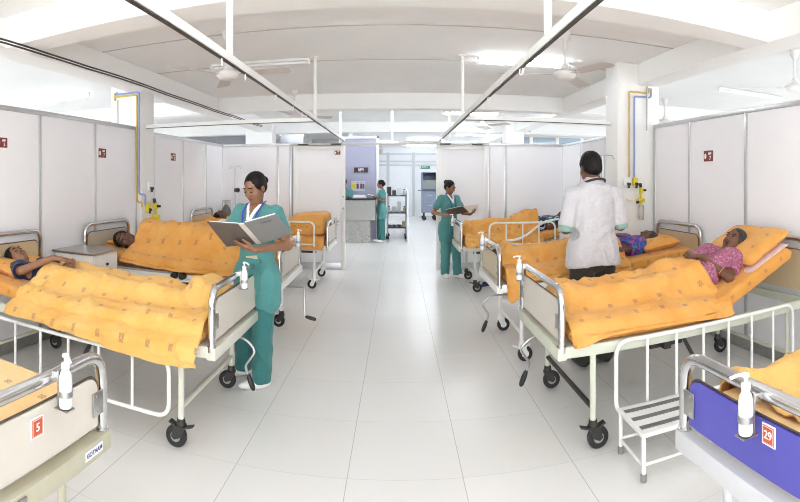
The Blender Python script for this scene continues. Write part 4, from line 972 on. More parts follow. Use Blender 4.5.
# ---------------------------------------------------------------- patients: bed-local coordinates, +y turned to the near side by ns
class Lie:
    def __init__(s, k): s.k = k; s.ns = 1 if k[0] == 'L' else -1
    def p(s, x, y, z): return A3(x, y * s.ns, z)
def patient(k, label, head, hfwd, hup, neck, sh, hip, legs, arms, sk, garment, eyes='closed', hair=None, hs=.95, det=.006, sleeve=.55, collar=None, bunp=None, gname='blouse', torso=.11, gmat2=None):
    """head centre, face direction, crown direction; sh/hip: near and far joint points; arms: list of (near?, shoulder, elbow, wrist, D, N, curl)"""
    g = .016; m_ = [(a + b_) / 2 for a, b_ in zip(*sh)]; e_ = [(a + b_) / 2 for a, b_ in zip(*hip)]
    BODY[k] = [(tuple(.75 * a + .25 * b_ for a, b_ in zip(sh[i], m_)), tuple(.9 * a + .1 * b_ for a, b_ in zip(hip[i], e_)), torso + g, torso + g) for i in (0, 1)]
    for lg in legs:
        for i in range(len(lg[0]) - 1): BODY[k].append((lg[0][i], lg[0][i + 1], lg[1][i] + g, lg[1][i + 1] + g))
    L = Lie(k); P = lambda t: L.p(*t); o = thing('person', label, 'person', (FT[k], YC[k], 0), RZ[k[0]])
    fw, up = P(hfwd), P(hup); hd = Head(P(head), basis(fw, up), hs); S = Sdf()
    mid = (P(sh[0]) + P(sh[1])) / 2; pel = (P(hip[0]) + P(hip[1])) / 2
    S.chain([mid, P(neck), hd.w((0, -.028, -.058))], [.055, .043, .041], .015); S.cap(P(sh[0]), P(sh[1]), .048, .048, .03)
    for i in (0, 1): S.cap(P(sh[i]) * .75 + mid * .25, P(hip[i]) * .9 + pel * .1, .085, .085, .06)
    for lg in legs: S.chain([P(t) for t in lg[0]], lg[1], .03)
    for near, e, w, D, N, cu in arms:
        s0 = P(sh[0] if near else sh[1]); S.chain([s0, P(e), P(w)], [.044, .034, .024], .012); side = hand_side(k, near, L); hand(S, P(w), P(D), P(N), side, cu, .95)
    hd.skin(S); sdf_obj('body', S, det, sk, o, lambda Q: hd.lips(Q)); hd.features(o, eyes)
    Hs = Sdf(); hd.hair(Hs, bunp); sdf_obj('hair', Hs, .005, hair or M_HAIR, o, wr=.002, wf=50)
    T = Sdf(); T.cap(P(sh[0]), P(sh[1]), .058, .058, .03)
    for i in (0, 1): T.cap(P(sh[i]) * .75 + mid * .25, P(hip[i]) * .9 + pel * .1, torso, torso, .06)
    for near, e, w, D, N, cu in arms:
        s0 = P(sh[0] if near else sh[1]); e1 = s0 + (P(e) - s0) * sleeve; T.chain([s0, e1], [.060, .062], .02); d = (P(e) - s0) / np.linalg.norm(P(e) - s0); T.ell(e1 + d * .055, A3(.09, .09, .045), basis(np.cross(d, A3(.1, .2, 1)), d), .004, True)
    if collar: T.chain([P(c) for c in collar], [.03] * len(collar), .015)
    sdf_obj(gname, T, det, garment, o, wr=.006, wf=12, seed=len(k))
    return o, hd, L
def hand_side(k, near, L): 
    # lying face up, head away from the aisle: on the left beds the near arm is the right one; on the right beds the near arm is the left one
    return (1 if near else -1) * L.ns

LEGS = lambda z: [([(1.0, .09, z), (.6, .10, z + .02), (.22, .09, z - .01), (.15, .09, z + .08)], [.085, .055, .04, .03]), ([(1.0, -.09, z), (.6, -.10, z + .02), (.22, -.09, z - .01), (.15, -.09, z + .08)], [.085, .055, .04, .03])]
# girl in navy, left near bed
patient('L1', 'girl patient in navy top lying with one forearm over the blanket', (1.91, .03, .885), (-.50, .26, .82), (.86, .10, .52), (1.81, .01, .82),
    [(1.765, .175, .80), (1.765, -.175, .785)], [(1.0, .10, .755), (1.0, -.10, .755)], LEGS(.745),
    [(True, (1.60, .27, .845), (1.43, .12, .94), (-.85, -.42, -.02), (.0, -.1, -1), (6, 10, 6)), (False, (1.56, -.20, .80), (1.36, -.05, .90), (-.5, .85, 0), (0, 0, -1), (10, 15, 10))], SK_N, M_NAVY, 'down', gname='top', hs=.94, torso=.088)
pillow('L1', 1.86, 0, .56, .36, .11, -.005, 'orange pillow under the head of the patient in navy', tilt=8)
def f_l1(x): return .115 + .03 * math.sin(x * 4.2 + .6) - .06 * max(0, x - .9)
blanket('L1', .055, 1.47, [((.24, .03, .84), (.17, -.05, .855), .06, .055)], f_l1, .16, 'light orange blanket hanging low over the near side of the patient in navy', C_LIGHT, slant=.05, wr=1.25, seed=2.3, out=.085)
# patient asleep on one side, left second bed
patient('L2', 'patient with dark hair and red collar asleep on one side', (1.70, .21, .915), (-.32, .86, .34), (.90, .30, .22), (1.60, .07, .90),
    [(1.52, .06, .99), (1.54, .0, .83)], [(.95, .02, .98), (.95, .0, .84)], [([(.95, .02, .93), (.62, .16, .80), (.30, .05, .79)], [.085, .055, .04]), ([(.95, 0, .84), (.6, .2, .82), (.25, .05, .82)], [.085, .055, .04])],
    [(True, (1.28, .10, .90), (1.10, .12, .86), (-.8, .1, -.1), (0, .2, -1), (25, 30, 20)), (False, (1.30, .1, .80), (1.10, .12, .80), (-.8, -.1, .1), (0, 0, 1), (25, 30, 20))], SK_P, M_REDC, 'closed', hs=1.05, collar=[(1.60, .13, .87), (1.585, .06, .97), (1.58, -.03, .96)], gname='shirt', torso=.10)
pillow('L2', 1.74, -.06, .54, .40, .085, -.01, 'orange pillow under the head of the patient with red collar')
blanket('L2', .10, 1.565, [((1.54, .0, .95), (.95, 0, .93), .155, .15), ((1.50, .10, .86), (.9, .12, .86), .13, .13), ((.95, .0, .955), (.72, .12, .96), .145, .12), ((.80, .1, .90), (.35, .05, .79), .12, .05), ((.9, -.1, .86), (.5, -.1, .79), .12, .06)], .02, .08, 'orange blanket over the patient asleep on one side', C_MID, slant=.03, wr=1.1, seed=6.1, relax=50)
# far left corner: only dark hair and the blanket show
patient('L3', 'patient in the left far corner bed, only dark hair showing', (1.72, .12, .965), (-.12, .15, 1), (1, .1, .05), (1.60, .06, .84),
    [(1.54, .18, .81), (1.54, -.18, .81)], [(.9, .1, .80), (.9, -.1, .80)], LEGS(.79), [(True, (1.3, .26, .80), (1.1, .15, .85), (-.8, -.4, 0), (0, 0, -1), (10, 15, 10)), (False, (1.3, -.26, .80), (1.1, -.15, .85), (-.8, .4, 0), (0, 0, -1), (10, 15, 10))], SK_P, M_STRIPE, 'closed', det=.008, gname='shirt')
pillow('L3', 1.76, 0, .60, .40, .17, 0, 'orange pillow in the left far corner')
blanket('L3', .05, 1.62, [((1.5, .0, .80), (.9, 0, .78), .16, .14), ((.9, .09, .78), (.55, .1, .83), .1, .1)], .10, .10, 'orange blanket over the patient in the left far corner', C_MID, wr=.9, seed=9.4)
# orange bolster of folded bedding stood at the foot
b = MB(); b.box((0, 0, 0), (.50, .80, .30), bev=.06); vs = [V(v) for v in b.v]
bm = bmesh.new(); [bm.verts.new(v) for v in vs]; bm.verts.ensure_lookup_table(); [bm.faces.new([bm.verts[i] for i in f]) for f in b.f]; bmesh.ops.recalc_face_normals(bm, faces=bm.faces); bmesh.ops.subdivide_edges(bm, edges=bm.edges[:], cuts=6, use_grid_fill=True); bm.verts.index_update()
for v in bm.verts: v.co += V((.012 * noise.noise(v.co * 6), .012 * noise.noise(v.co * 6 + V((3, 0, 0))), .018 * noise.noise(v.co * 5 + V((0, 7, 0))) + .02 * (v.co.z > 0) * (-v.co.x * 2)))
vs = [v.co + V((.30, .0, .895)) for v in bm.verts]; fs = [[v.index for v in f.verts] for f in bm.faces]; uv = [(v.x + .3, v.y + v.z) for v in vs]; bm.free()
cloth_obj('folded_bedding', vs, fs, uv, C_MID, (FT['L3'], YC['L3']), RZ['L'], 'stack of folded orange bedding at the foot of the left far bed', 'bedding', None, 0)
# woman in pink, right near bed, propped up on the backrest
patient('R1', 'elderly woman patient in pink printed blouse with hands folded', (1.565, .03, 1.055), (-.80, .30, .52), (.55, .02, .84), (1.50, .03, .975),
    [(1.42, .185, .925), (1.42, -.165, .925)], [(1.12, .11, .80), (1.12, -.11, .80)], [([(1.1, .09, .79), (.65, .10, .80), (.22, .09, .78), (.15, .09, .85)], [.085, .055, .04, .03]), ([(1.1, -.09, .79), (.65, -.10, .80), (.22, -.09, .78), (.15, -.09, .85)], [.085, .055, .04, .03])],
    [(True, (1.30, .285, .84), (1.205, .10, .975), (-.55, -.7, .12), (-.15, -.2, -1), (18, 25, 15)), (False, (1.24, -.25, .87), (1.19, -.06, .985), (-.45, .75, .10), (-.15, -.2, -1), (18, 25, 15))], SK_D, M_PINK, 'open', hair=M_HAIRG, hs=.95, sleeve=.60, collar=[(1.475, .10, .975), (1.50, .04, .965), (1.475, -.06, .985)])
b = MB(); L_ = Lie('R1'); a = L_.p(1.275, .235, .878); d = V(L_.p(1.205, .10, .975)) - V(L_.p(1.30, .285, .84)); b.tube([V(a) + x for x in arc((0, 0, 0), .040, 0, 2 * PI, 16, d.orthogonal().normalized(), d.cross(d.orthogonal()).normalized())], .0035, 6); bg_ = b.build('bangle', mat('gold', (.75, .50, .12, 1), .25, 1)); bg_.location = (FT['R1'], YC['R1'], 0); tag(bg_, 'gold bangle on the near forearm of the woman in pink', 'bangle')
pillow('R1', 1.66, -.03, .66, .48, .12, .0, 'orange pillow propped behind the woman in pink', tilt=27)
b = MB(); b.box((1.60, -.325, .945), (.46, .12, .014), Euler((0, -R(25), 0)), bev=.005)
o = b.build('folded_sheet', fabric('pale_pink_sheet', srgb(222, 196, 196))); o.location = (FT['R1'], YC['R1'], 0); tag(o, 'pale pink folded sheet tucked under the pillow of the woman in pink', 'sheet')
blanket('R1', .055, 1.135, [((1.13, .04, .83), (.95, -.05, .84), .12, .11), ((.24, .06, .80), (.18, -.06, .82), .055, .055)], lambda x: .012 + .035 * math.exp(-((x - .10) / .12) ** 2) + .02 * math.exp(-((x - 1.1) / .2) ** 2), .10, 'orange blanket over the legs of the woman in pink', C_MID, slant=.07, wr=1.1, seed=3.7, out=.030)
# woman in purple, the doctor's bed
patient('R2', 'patient in purple printed blouse lying behind the doctor', (1.62, .06, .925), (-.45, -.10, .88), (.88, .05, .42), (1.53, .05, .895),
    [(1.44, .19, .875), (1.44, -.17, .87)], [(.95, .12, .86), (.95, -.12, .86)], LEGS(.84), [(True, (1.20, .27, .86), (1.02, .12, .95), (-.8, -.4, 0), (0, 0, -1), (12, 18, 10)), (False, (1.22, -.25, .88), (1.30, -.05, .96), (.5, .7, .2), (0, .2, -1), (15, 20, 12))], SK_P, M_PURP, 'open', hair=M_HAIRG, sleeve=.5)
pillow('R2', 1.66, 0, .62, .42, .13, -.005, 'orange pillow under the head of the patient in purple', tilt=8)
blanket('R2', .055, 1.22, [((1.2, .1, .83), (.9, .1, .81), .12, .10), ((1.2, -.1, .83), (.9, -.1, .81), .12, .10), ((.9, .09, .80), (.3, .10, .80), .07, .06), ((.9, -.09, .80), (.3, -.08, .80), .07, .06), ((.24, .05, .84), (.16, -.08, .86), .06, .06)], lambda x: .02 + .17 * math.exp(-((x - .10) / .10) ** 2), .10, 'orange blanket on the bed beside the doctor, hanging over its foot corner', C_MID, wr=1.4, seed=11.2)
# patient with a white hose, right far corner
patient('R3', 'patient in navy and white print lying in the right far corner', (1.60, .05, .975), (-.45, .25, .80), (.85, .05, .5), (1.52, .04, .925),
    [(1.44, .18, .895), (1.44, -.17, .885)], [(.95, .12, .83), (.95, -.12, .83)], LEGS(.82), [(True, (1.30, .29, .85), (1.52, .27, .86), (.8, -.3, .2), (0, -.5, -.8), (15, 20, 12)), (False, (1.22, -.25, .87), (1.3, -.05, .96), (.5, .7, .2), (0, .2, -1), (15, 20, 12))], SK_P, M_STRIPE, 'closed', det=.008)
pillow('R3', 1.66, 0, .62, .46, .13, .02, 'orange pillow raised in the right far corner', tilt=30)
blanket('R3', .055, 1.16, [((1.16, .05, .92), (.9, .05, .89), .17, .15), ((1.2, -.1, .90), (.9, -.1, .85), .15, .13), ((.9, .09, .88), (.5, .10, .88), .10, .08), ((.5, -.0, .86), (.2, .0, .86), .09, .06)], .06, .10, 'orange blanket heaped over the patient in the right far corner', C_MID, wr=1.3, seed=14.9, relax=60)
h = MB(); L_ = Lie('R3'); h.tube(bez(L_.p(.62, .47, .70), L_.p(.95, .52, .70), L_.p(1.0, .42, .90), L_.p(1.28, .34, .95), 14) + bez(L_.p(1.28, .34, .95), L_.p(1.42, .30, .97), L_.p(1.6, .22, .98), L_.p(1.75, .1, .92), 8)[1:], .016, 8)
ho = h.build('breathing_hose', M_PLAST); ho.location = (FT['R3'], YC['R3'], 0); tag(ho, 'white breathing hose lying over the patient in the right far corner', 'hose')
# crumpled blanket on the blue bed
blanket('R0', .16, 1.25, [((.45, .12, .86), (1.1, .05, .88), .10, .14), ((.33, .22, .80), (.6, -.05, .84), .07, .09), ((.9, .2, .82), (1.15, .1, .84), .1, .1)], .03, .05, 'light orange blanket crumpled on the bed with the blue footboard', C_LIGHT, slant=.03, wr=1.8, seed=21, relax=40)
# ---------------------------------------------------------------- curtain rails hung from the ceiling
def rail(label, a, b_, hang, rings, z=2.19):
    o = thing('curtain_rail', label, 'curtain rail', (a[0], a[1], z)); d = V((b_[0] - a[0], b_[1] - a[1], 0)); L = d.length; d.normalize(); Mx = Matrix(((d.x, -d.y, 0), (d.y, d.x, 0), (0, 0, 1)))
    b = MB(); b.box(d * L / 2 + V((0, 0, .022)), (L, .034, .044), Mx, bev=.004); b.build('track', M_WHITE, o, smooth=False)
    b = MB(); b.box(d * L / 2 + V((0, 0, -.002)), (L, .020, .008), Mx); b.build('slot', M_DARK, o, smooth=False)
    for t, zt in hang:
        b = MB(); p = d * t; b.cyl(p + V((0, 0, .044)), p + V((0, 0, zt - z)), .019, seg=10); b.cyl(p + V((0, 0, zt - z - .012)), p + V((0, 0, zt - z)), .04, seg=12); b.build('hanger', M_WHITE, o)
    for t in rings:
        b = MB(); p = d * t; b.tube([p + V((0, 0, -.022)) + x for x in arc((0, 0, 0), .02, 0, 2 * PI, 14, V((-d.y, d.x, 0)) * .3 + d * .95, (0, 0, 1))], .004, 6); b.build('ring', M_PLAST, o)
    return o
rail('long white curtain rail over the left side of the aisle', (-.91, .8), (-.91, 8.19), [(1.72, 2.9), (4.49, 2.9)], [1.6, 2.0, 2.75, 3.35, 3.75, 3.95])
rail('long white curtain rail over the right side of the aisle', (.70, .8), (.70, 8.19), [(1.40, 2.9), (4.45, 2.9)], [1.9, 2.9])
rail('short curtain rail from the left column to the left long rail', (-3.04, 5.34), (-.93, 5.34), [], [.3])
rail('short curtain rail from the right column to the right long rail', (.72, 5.2), (2.43, 5.2), [], [])
# cables clipped along the left beam
for dz, nm in ((0, 'upper'), (-.035, 'lower')):
    b = MB(); pts = [(-2.75 + .008 * math.sin(i), y, 2.637 - .012 * max(0, y - 2.6) + .0021 * max(0, y - 3) ** 2 + dz * .7 + .004 * math.sin(i * 1.9)) for i, y in enumerate(np.linspace(.5, 9.6, 18))]
    b.tube(pts, .0085, 6); tag(b.build('cable', M_DARK), nm + ' of the two black cables along the left ceiling beam', 'cable')

# ---------------------------------------------------------------- ceiling fans
M_FAN = mat('fan_white', (.72, .70, .68, 1), .4, var=.05)
def fan(x, y, rot, label, zb=2.51):
    o = thing('ceiling_fan', label, 'ceiling fan', (x, y, zb), rot, 'white ceiling fans')
    b = MB(); b.lathe([(.055, .39), (.055, .385), (.045, .33), (.016, .30), (.012, .29)], seg=16); b.build('canopy', M_FAN, o)
    b = MB(); b.cyl((0, 0, .06), (0, 0, .33), .0105, seg=10); b.build('rod', M_FAN, o)
    b = MB(); b.lathe([(.001, -.055), (.05, -.052), (.085, -.04), (.105, -.012), (.10, .015), (.06, .035), (.035, .06), (.03, .085), (.012, .09)], seg=22); b.build('motor', M_FAN, o)
    for k in range(3):
        M = Matrix.Rotation(2 * PI * k / 3, 4, 'Z'); b = MB(); n = 12; vs = []
        for s in (0, 1):
            for i in range(n + 1):
                t = i / n; w = .052 + .018 * t if t < .93 else .045; xx = .17 + .43 * t
                for q in (-1, 1): vs.append(M @ (V((xx, q * w, -.005 + s * .004)) + V((0, 0, q * w * -.18))))
        m = 2 * (n + 1); fs = []
        for i in range(n): fs += [(2 * i, 2 * i + 1, 2 * i + 3, 2 * i + 2), (m + 2 * i + 2, m + 2 * i + 3, m + 2 * i + 1, m + 2 * i), (2 * i, 2 * i + 2, m + 2 * i + 2, m + 2 * i), (2 * i + 3, 2 * i + 1, m + 2 * i + 1, m + 2 * i + 3)]
        fs += [(1, 0, m, m + 1), (2 * n, 2 * n + 1, m + 2 * n + 1, m + 2 * n)]; b.add(vs, fs); b.box(M @ V((.13, 0, -.004)), (.12, .03, .006), M.to_3x3()); b.build('blade', mat('fan_blade', (.60, .565, .545, 1), .45), o)
    return o
fan(-1.53, 4.19, R(-5), 'ceiling fan above the left aisle bed, before the left tube light')
fan(1.50, 4.20, R(50), 'ceiling fan above the doctor, before the right tube light')
fan(-1.57, 7.25, R(25), 'small far ceiling fan by the back beam on the left')
fan(1.51, 8.6, R(70), 'small far ceiling fan beyond the back beam on the right')
fan(3.72, 3.5, R(20), 'ceiling fan above the right partition, near the photo edge')
fan(4.25, 6.95, R(100), 'ceiling fan beyond the right column above the partition')

# ---------------------------------------------------------------- maroon bed-number signs
def sign(name, label, o_, x, y, w, marks, th=.006, border=.010, base=None, cat='sign', group=None):
    M = frame((0, 0, 0), x, y); t = thing(name, label, cat, o_, 0, group); b = MB(); h = w * .70
    b.prism([(-w / 2 - border, -h / 2 - border), (w / 2 + border, -h / 2 - border), (w / 2 + border, h / 2 + border), (-w / 2 - border, h / 2 + border)], M, th); b.build('backing', M_SIGNW, t, smooth=False)
    b = MB(); b.prism([(-w / 2, -h / 2), (w / 2, -h / 2), (w / 2, h / 2), (-w / 2, h / 2)], M @ Matrix.Translation((0, 0, th * .7)), .002); b.build('face', base or M_RED, t, smooth=False)
    b = MB(); Mt = M @ Matrix.Translation((0, 0, th * .7 + .002))
    b.prism([(w * q * math.cos(a) - w * .32, h * .26 * math.sin(a) - h * .02) for a in np.linspace(0, 2 * PI, 16, endpoint=False) for q in (.11,)], Mt, .002); b.build('emblem', M_SIGNW, t, smooth=False); b = MB()
    b.prism([(-w * .02, h * .10), (w * .30, h * .14), (w * .32, h * .33), (w * .02, h * .33)], Mt, .002); b.build('emblem', M_SIGNW, t, smooth=False)
    text('numeral', marks, w * .36, M_SIGNW, t, M @ Matrix.Translation((w * .20, -h * .2, th * .7 + .003)))
    return t
G = 'maroon bed signs on the partitions'
sign('bed_sign', 'maroon bed sign cut by the left edge of the photo', (LW + .02, 2.93, 1.87), (0, 1, 0), (0, 0, 1), .125, '5', group=G)
sign('bed_sign', 'maroon bed sign on the third board of the left near partition', (LW + .02, 4.46, 1.84), (0, 1, 0), (0, 0, 1), .145, '7', group=G)
sign('bed_sign', 'maroon bed sign on the partition just beyond the left column', (LW + .02, 6.23, 1.865), (0, 1, 0), (0, 0, 1), .15, '8', group=G)
sign('bed_sign', 'maroon bed sign on the right near partition', (RW - .02, 3.90, 1.78), (0, -1, 0), (0, 0, 1), .155, '7', group=G)
sign('bed_sign', 'small maroon sign at the top corner of the left sliding door', (-1.03, BW - .03, 2.0), (1, 0, 0), (0, 0, 1), .10, '1', group=G)

# ---------------------------------------------------------------- medical gas pipes and outlets on the columns
def pipe(label, pts, m, r=.0105, cat='gas pipe'):
    b = MB(); b.tube(rounded(pts, .03, 4), r, 8); return tag(b.build('gas_pipe', m), label, cat)
yf = 4.985
pipe('yellow gas pipe on the right column', [(2.83, yf, 2.62), (2.83, yf, 2.56), (2.57, yf, 2.56), (2.57, yf, 1.57)], M_PIPEY)
pipe('blue gas pipe on the right column', [(2.86, yf, 2.62), (2.86, yf, 2.51), (2.635, yf, 2.51), (2.635, yf, 1.57)], M_PIPEB)
pipe('grey riser pipe at the right edge of the right column', [(2.80, yf - .01, 2.12), (2.80, yf - .01, 2.64)], M_STEEL)
yl = 5.205
pipe('yellow gas pipe on the left column', [(-3.43, yl, 2.55), (-3.43, yl, 2.66), (-3.43, yl, 2.60), (-3.10, yl, 2.60), (-3.10, yl, 1.28), (-3.075, yl, 1.26), (-3.03, yl, 1.26), (-3.03, yl, 1.20)], M_PIPEY, .012)
pipe('blue gas pipe on the left column', [(-3.40, yl - .004, 2.66), (-3.40, yl - .004, 2.63), (-3.065, yl - .004, 2.63), (-3.065, yl - .004, 1.36), (-2.99, yl + .02, 1.36), (-2.99, yl + .02, 1.22)], M_PIPEB, .011)
pipe('thin grey conduit at the left edge of the left column', [(-3.39, yl, 2.14), (-3.39, yl, 2.56)], M_STEEL, .007)
def outlet(nm, label, p, c, s=(.085, .04, .09), face=(0, -1, 0)):
    o = thing(nm, label, 'gas outlet', p); b = MB(); f = V(face); b.box(f * .02, (s[0], s[1], s[2]) if abs(face[1]) else (s[1], s[0], s[2]), bev=.008); b.build('body', c, o)
    b = MB(); b.cyl(f * .03 - V((0, 0, .025)), f * .075 - V((0, 0, .03)), .017, seg=12); b.cyl(f * .05 - V((0, 0, .03)), f * .05 - V((0, 0, .075)), .012, .016, 12); b.build('valve', M_DARK, o)
    return o
outlet('vacuum_outlet', 'white vacuum outlet box on the right column', (2.545, 5.0, 1.52), M_PLAST)
outlet('oxygen_outlet', 'yellow oxygen outlet box on the right column', (2.645, 5.0, 1.52), M_YEL, (.06, .045, .09))
def flowmeter(label, p, s=1.0):
    o = thing('flowmeter', label, 'flowmeter', p)
    b = MB(); b.box((0, 0, 0), (.045 * s, .045 * s, .06 * s), bev=.008); b.box((0, .028, 0), (.02, .036, .03)) if p[0] > 0 else b.box((-.03, 0, 0), (.05, .02, .03)); b.cyl((0, 0, -.03 * s), (0, 0, -.12 * s), .014 * s, seg=12); b.box((0, 0, -.12 * s), (.09 * s, .05 * s, .045 * s), bev=.01); b.cyl((0, 0, -.14 * s), (0, 0, -.20 * s), .012 * s, .02 * s, 12); b.build('body', M_YEL, o)
    b = MB(); b.cyl((.02 * s, -.01, .0), (.06 * s, -.01, .0), .014 * s, seg=12); b.build('knob', M_BLACK, o); b = MB(); b.cyl((-.01, -.01, .035 * s), (-.02 * s, -.01, .085 * s), .018 * s, seg=12); b.build('knob', M_BLACK, o); b = MB(); b.cyl((-.045 * s, -.02, -.14 * s), (-.075 * s, -.02, -.15 * s), .016 * s, seg=12); b.build('knob', M_BLACK, o)
    b = MB(); b.lathe([(.001, -.36 * s), (.03 * s, -.36 * s), (.034 * s, -.35 * s), (.034 * s, -.20 * s), (.025 * s, -.18 * s)], seg=16); b.build('jar', mat('clear_jar', (.80, .80, .76, 1), .15, trans=.6), o)
    return o
flowmeter('yellow flowmeter with a clear jar on the right column', (2.71, 4.955, 1.42), .95)
b = MB(); b.tube(bez((2.66, 4.93, 1.46), (2.68, 4.90, 1.30), (2.56, 4.90, 1.27), (2.50, 4.93, 1.33), 12), .005, 6); tag(b.build('oxygen_tubing', mat('clear_tube', (.75, .72, .5, 1), .3)), 'loop of thin tubing below the outlets on the right column', 'tubing')
outlet('switch_box', 'small white switch box on the inner face of the left column', (-3.045, 5.40, 1.46), M_PLAST, (.10, .03, .12), (1, 0, 0))
outlet('oxygen_outlet', 'yellow oxygen outlet on the left column behind the sleeping patient', (-3.05, 5.36, 1.19), M_YEL, (.08, .05, .12), (1, 0, 0))
flowmeter('yellow flowmeter on the left column behind the sleeping patient', (-3.0, 5.52, 1.20), 1.15)

# ---------------------------------------------------------------- bedside lockers
def locker(label, x0, x1, y0, y1, z, face, dir_):
    c = ((x0 + x1) / 2, (y0 + y1) / 2, 0); w, d = (x1 - x0) / 2, (y1 - y0) / 2; o = thing('bedside_locker', label, 'bedside locker', c)
    b = MB(); b.bb(-w + .01, w - .01, -d + .01, d - .01, .10, z - .02, .006)
    b.build('carcass', M_WHITE, o, smooth=False)
    for sx in (-1, 1):
        for sy in (-1, 1): b = MB(); b.bb(sx * (w - .02) - .012, sx * (w - .02) + .012, sy * (d - .02) - .012, sy * (d - .02) + .012, 0, .102); b.build('leg', M_GREYE, o, smooth=False)
    b = MB(); b.bb(-w - .012, w + .012, -d - .012, d + .012, z - .02, z, .004); b.bb(-w + .01, w - .01, -d + .01, d - .01, z - .001, z + .0015); b.build('top', M_STEEL, o, smooth=False)
    s = dir_
    b = MB(); b.bb(s * (w - .01), s * (w + .006), -d + .03, d - .03, z - .20, z - .045, .004); dr = b.build('drawer', M_WHITE, o, smooth=False); b = MB(); b.ell((s * (w + .018), 0, z - .12), (.012, .014, .014)); b.build('knob', M_DARK, dr)
    b = MB(); b.bb(s * (w - .01), s * (w + .006), -d + .03, d - .03, .13, z - .22, .004); dr = b.build('door', M_WHITE, o, smooth=False); b = MB(); b.ell((s * (w + .018), -d * .6, z - .42), (.012, .014, .014)); b.build('knob', M_DARK, dr)
    return o
locker('white bedside locker with steel top between the two left beds', -3.02, -2.56, 3.52, 3.95, .88, None, 1)
locker('bedside locker with dark drawer front behind the doctor', 2.12, 2.56, 5.72, 6.16, .88, None, -1)

# ---------------------------------------------------------------- drip stands, cylinder, step stool, slippers
def drip(label, x, y, z, arms, knob=None):
    o = thing('drip_stand', label, 'drip stand', (x, y, 0)); b = MB(); b.cyl((0, 0, .05), (0, 0, z), .011, seg=10); b.build('pole', M_STEEL, o)
    b = MB()
    for a in arms: b.tube(rounded([(0, 0, z - .005), (a[0], a[1], z), (a[0], a[1], z - .03), (a[0] + .02 * (1 if a[0] > 0 else -1), a[1], z - .035)], .012, 3), .005, 6)
    b.build('hook', M_STEEL, o)
    for k in range(4):
        t = PI / 4 + k * PI / 2; b = MB(); b.cyl((0, 0, .09), (.20 * math.cos(t), .20 * math.sin(t), .055), .011, seg=8); l = b.build('leg', M_STEEL, o); b = MB(); b.lathe([(.001, -.012), (.026, -.012), (.028, 0), (.026, .012), (.001, .012)], (.2 * math.cos(t), .2 * math.sin(t), .028), 12, (0, 1, 0)); b.cyl((.2 * math.cos(t), .2 * math.sin(t), .028), (.2 * math.cos(t), .2 * math.sin(t), .058), .008, seg=8); b.build('castor', M_BLACK, l)
    if knob: b = MB(); b.ell((.05, -.02, knob), (.038, .035, .042)); b.cyl((0, 0, knob - .03), (0, 0, knob + .03), .02, seg=10); b.build('clamp_knob', M_BLACK, o)
    return o
drip('drip stand with black knob in the left far corner', -2.74, 7.88, 1.76, [(-.09, 0), (.09, 0)], 1.36)
drip('drip stand beside the right column behind the doctor', 2.22, 4.965, 1.815, [(-.10, 0), (.13, 0)])
o = thing('oxygen_cylinder', 'grey oxygen cylinder standing in the left back corner', 'gas cylinder', (-2.98, 8.08, 0)); b = MB(); b.lathe([(.08, 0), (.088, .01), (.088, .95), (.082, 1.0), (.06, 1.05), (.032, 1.08), (.03, 1.10)], seg=20); b.build('tank', mat('cylinder_grey', (.16, .165, .165, 1), .45, .3), o)
b = MB(); b.cyl((0, 0, 1.10), (0, 0, 1.16), .02, seg=10); b.cyl((-.05, 0, 1.14), (.05, 0, 1.14), .012, seg=8); b.tube([(.07 * math.cos(t), .07 * math.sin(t), 1.17) for t in np.linspace(0, 2 * PI, 17)], .007, 6); b.cyl((-.07, 0, 1.05), (-.07, 0, 1.17), .006, seg=6); b.cyl((.07, 0, 1.05), (.07, 0, 1.17), .006, seg=6); b.build('valve', M_STEEL, o)
st = thing('step_stool', 'white metal step stool with grey treads beside the pink patient’s bed', 'step stool', (1.42, 2.315, 0), R(-2)); W_, D_, Z_ = .225, .16, .25
b = MB(); b.bb(-W_, W_, -D_, D_, Z_ - .022, Z_, .005); b.build('top', M_WHITE, st, smooth=False)
for i in (-1, 0, 1): b = MB(); b.bb(-W_ + .02, W_ - .02, i * .098 - .017, i * .098 + .017, Z_ - .001, Z_ + .004, .002); b.build('tread', mat('tread_grey', (.16, .16, .165, 1), .9, var=.25, scale=120), st, smooth=False)
for sx in (-1, 1):
    for sy in (-1, 1): b = MB(); b.cyl((sx * (W_ - .016), sy * (D_ - .016), .03), (sx * (W_ - .016), sy * (D_ - .016), Z_ - .02), .0115, seg=10); l = b.build('leg', M_WHITE, st); b = MB(); b.lathe([(.001, 0), (.017, 0), (.017, .035), (.013, .04)], (sx * (W_ - .016), sy * (D_ - .016), 0), 12); b.build('rubber_foot', mat('grey_rubber', (.22, .22, .21, 1), .7), l)
for sx in (-1, 1): b = MB(); b.cyl((sx * (W_ - .016), -D_ + .016, .075), (sx * (W_ - .016), D_ - .016, .075), .008, seg=8); b.build('brace', M_WHITE, st)
for sy in (-1, 1): b = MB(); b.cyl((-W_ + .016, sy * (D_ - .016), .085), (W_ - .016, sy * (D_ - .016), .085), .008, seg=8); b.build('brace', M_WHITE, st)
M_SLIP = mat('blue_slipper', (.03, .04, .14, 1), .6)
for x, y, a, l in ((1.23, 6.93, 20, 'blue slipper on the floor under the right far bed, beside the wheel'), (1.36, 6.99, 5, 'blue slipper under the right far bed, farther from the wheel')):
    o = thing('slipper', l, 'slipper', (x, y, 0), R(a), 'blue slippers on the floor'); b = MB(); b.prism([(.12 * math.cos(t), .042 * math.sin(t) * (1 + .18 * math.cos(t))) for t in np.linspace(0, 2 * PI, 20, endpoint=False)], Matrix.Translation((0, 0, .010)), .02); b.build('sole', M_SLIP, o)
    b = MB(); b.strip(arc((.04, 0, .018), .042, 0, PI, 10, (0, 1, 0), (0, 0, 1)), (1, 0, 0), .07, .004); b.build('strap', M_SLIP, o)
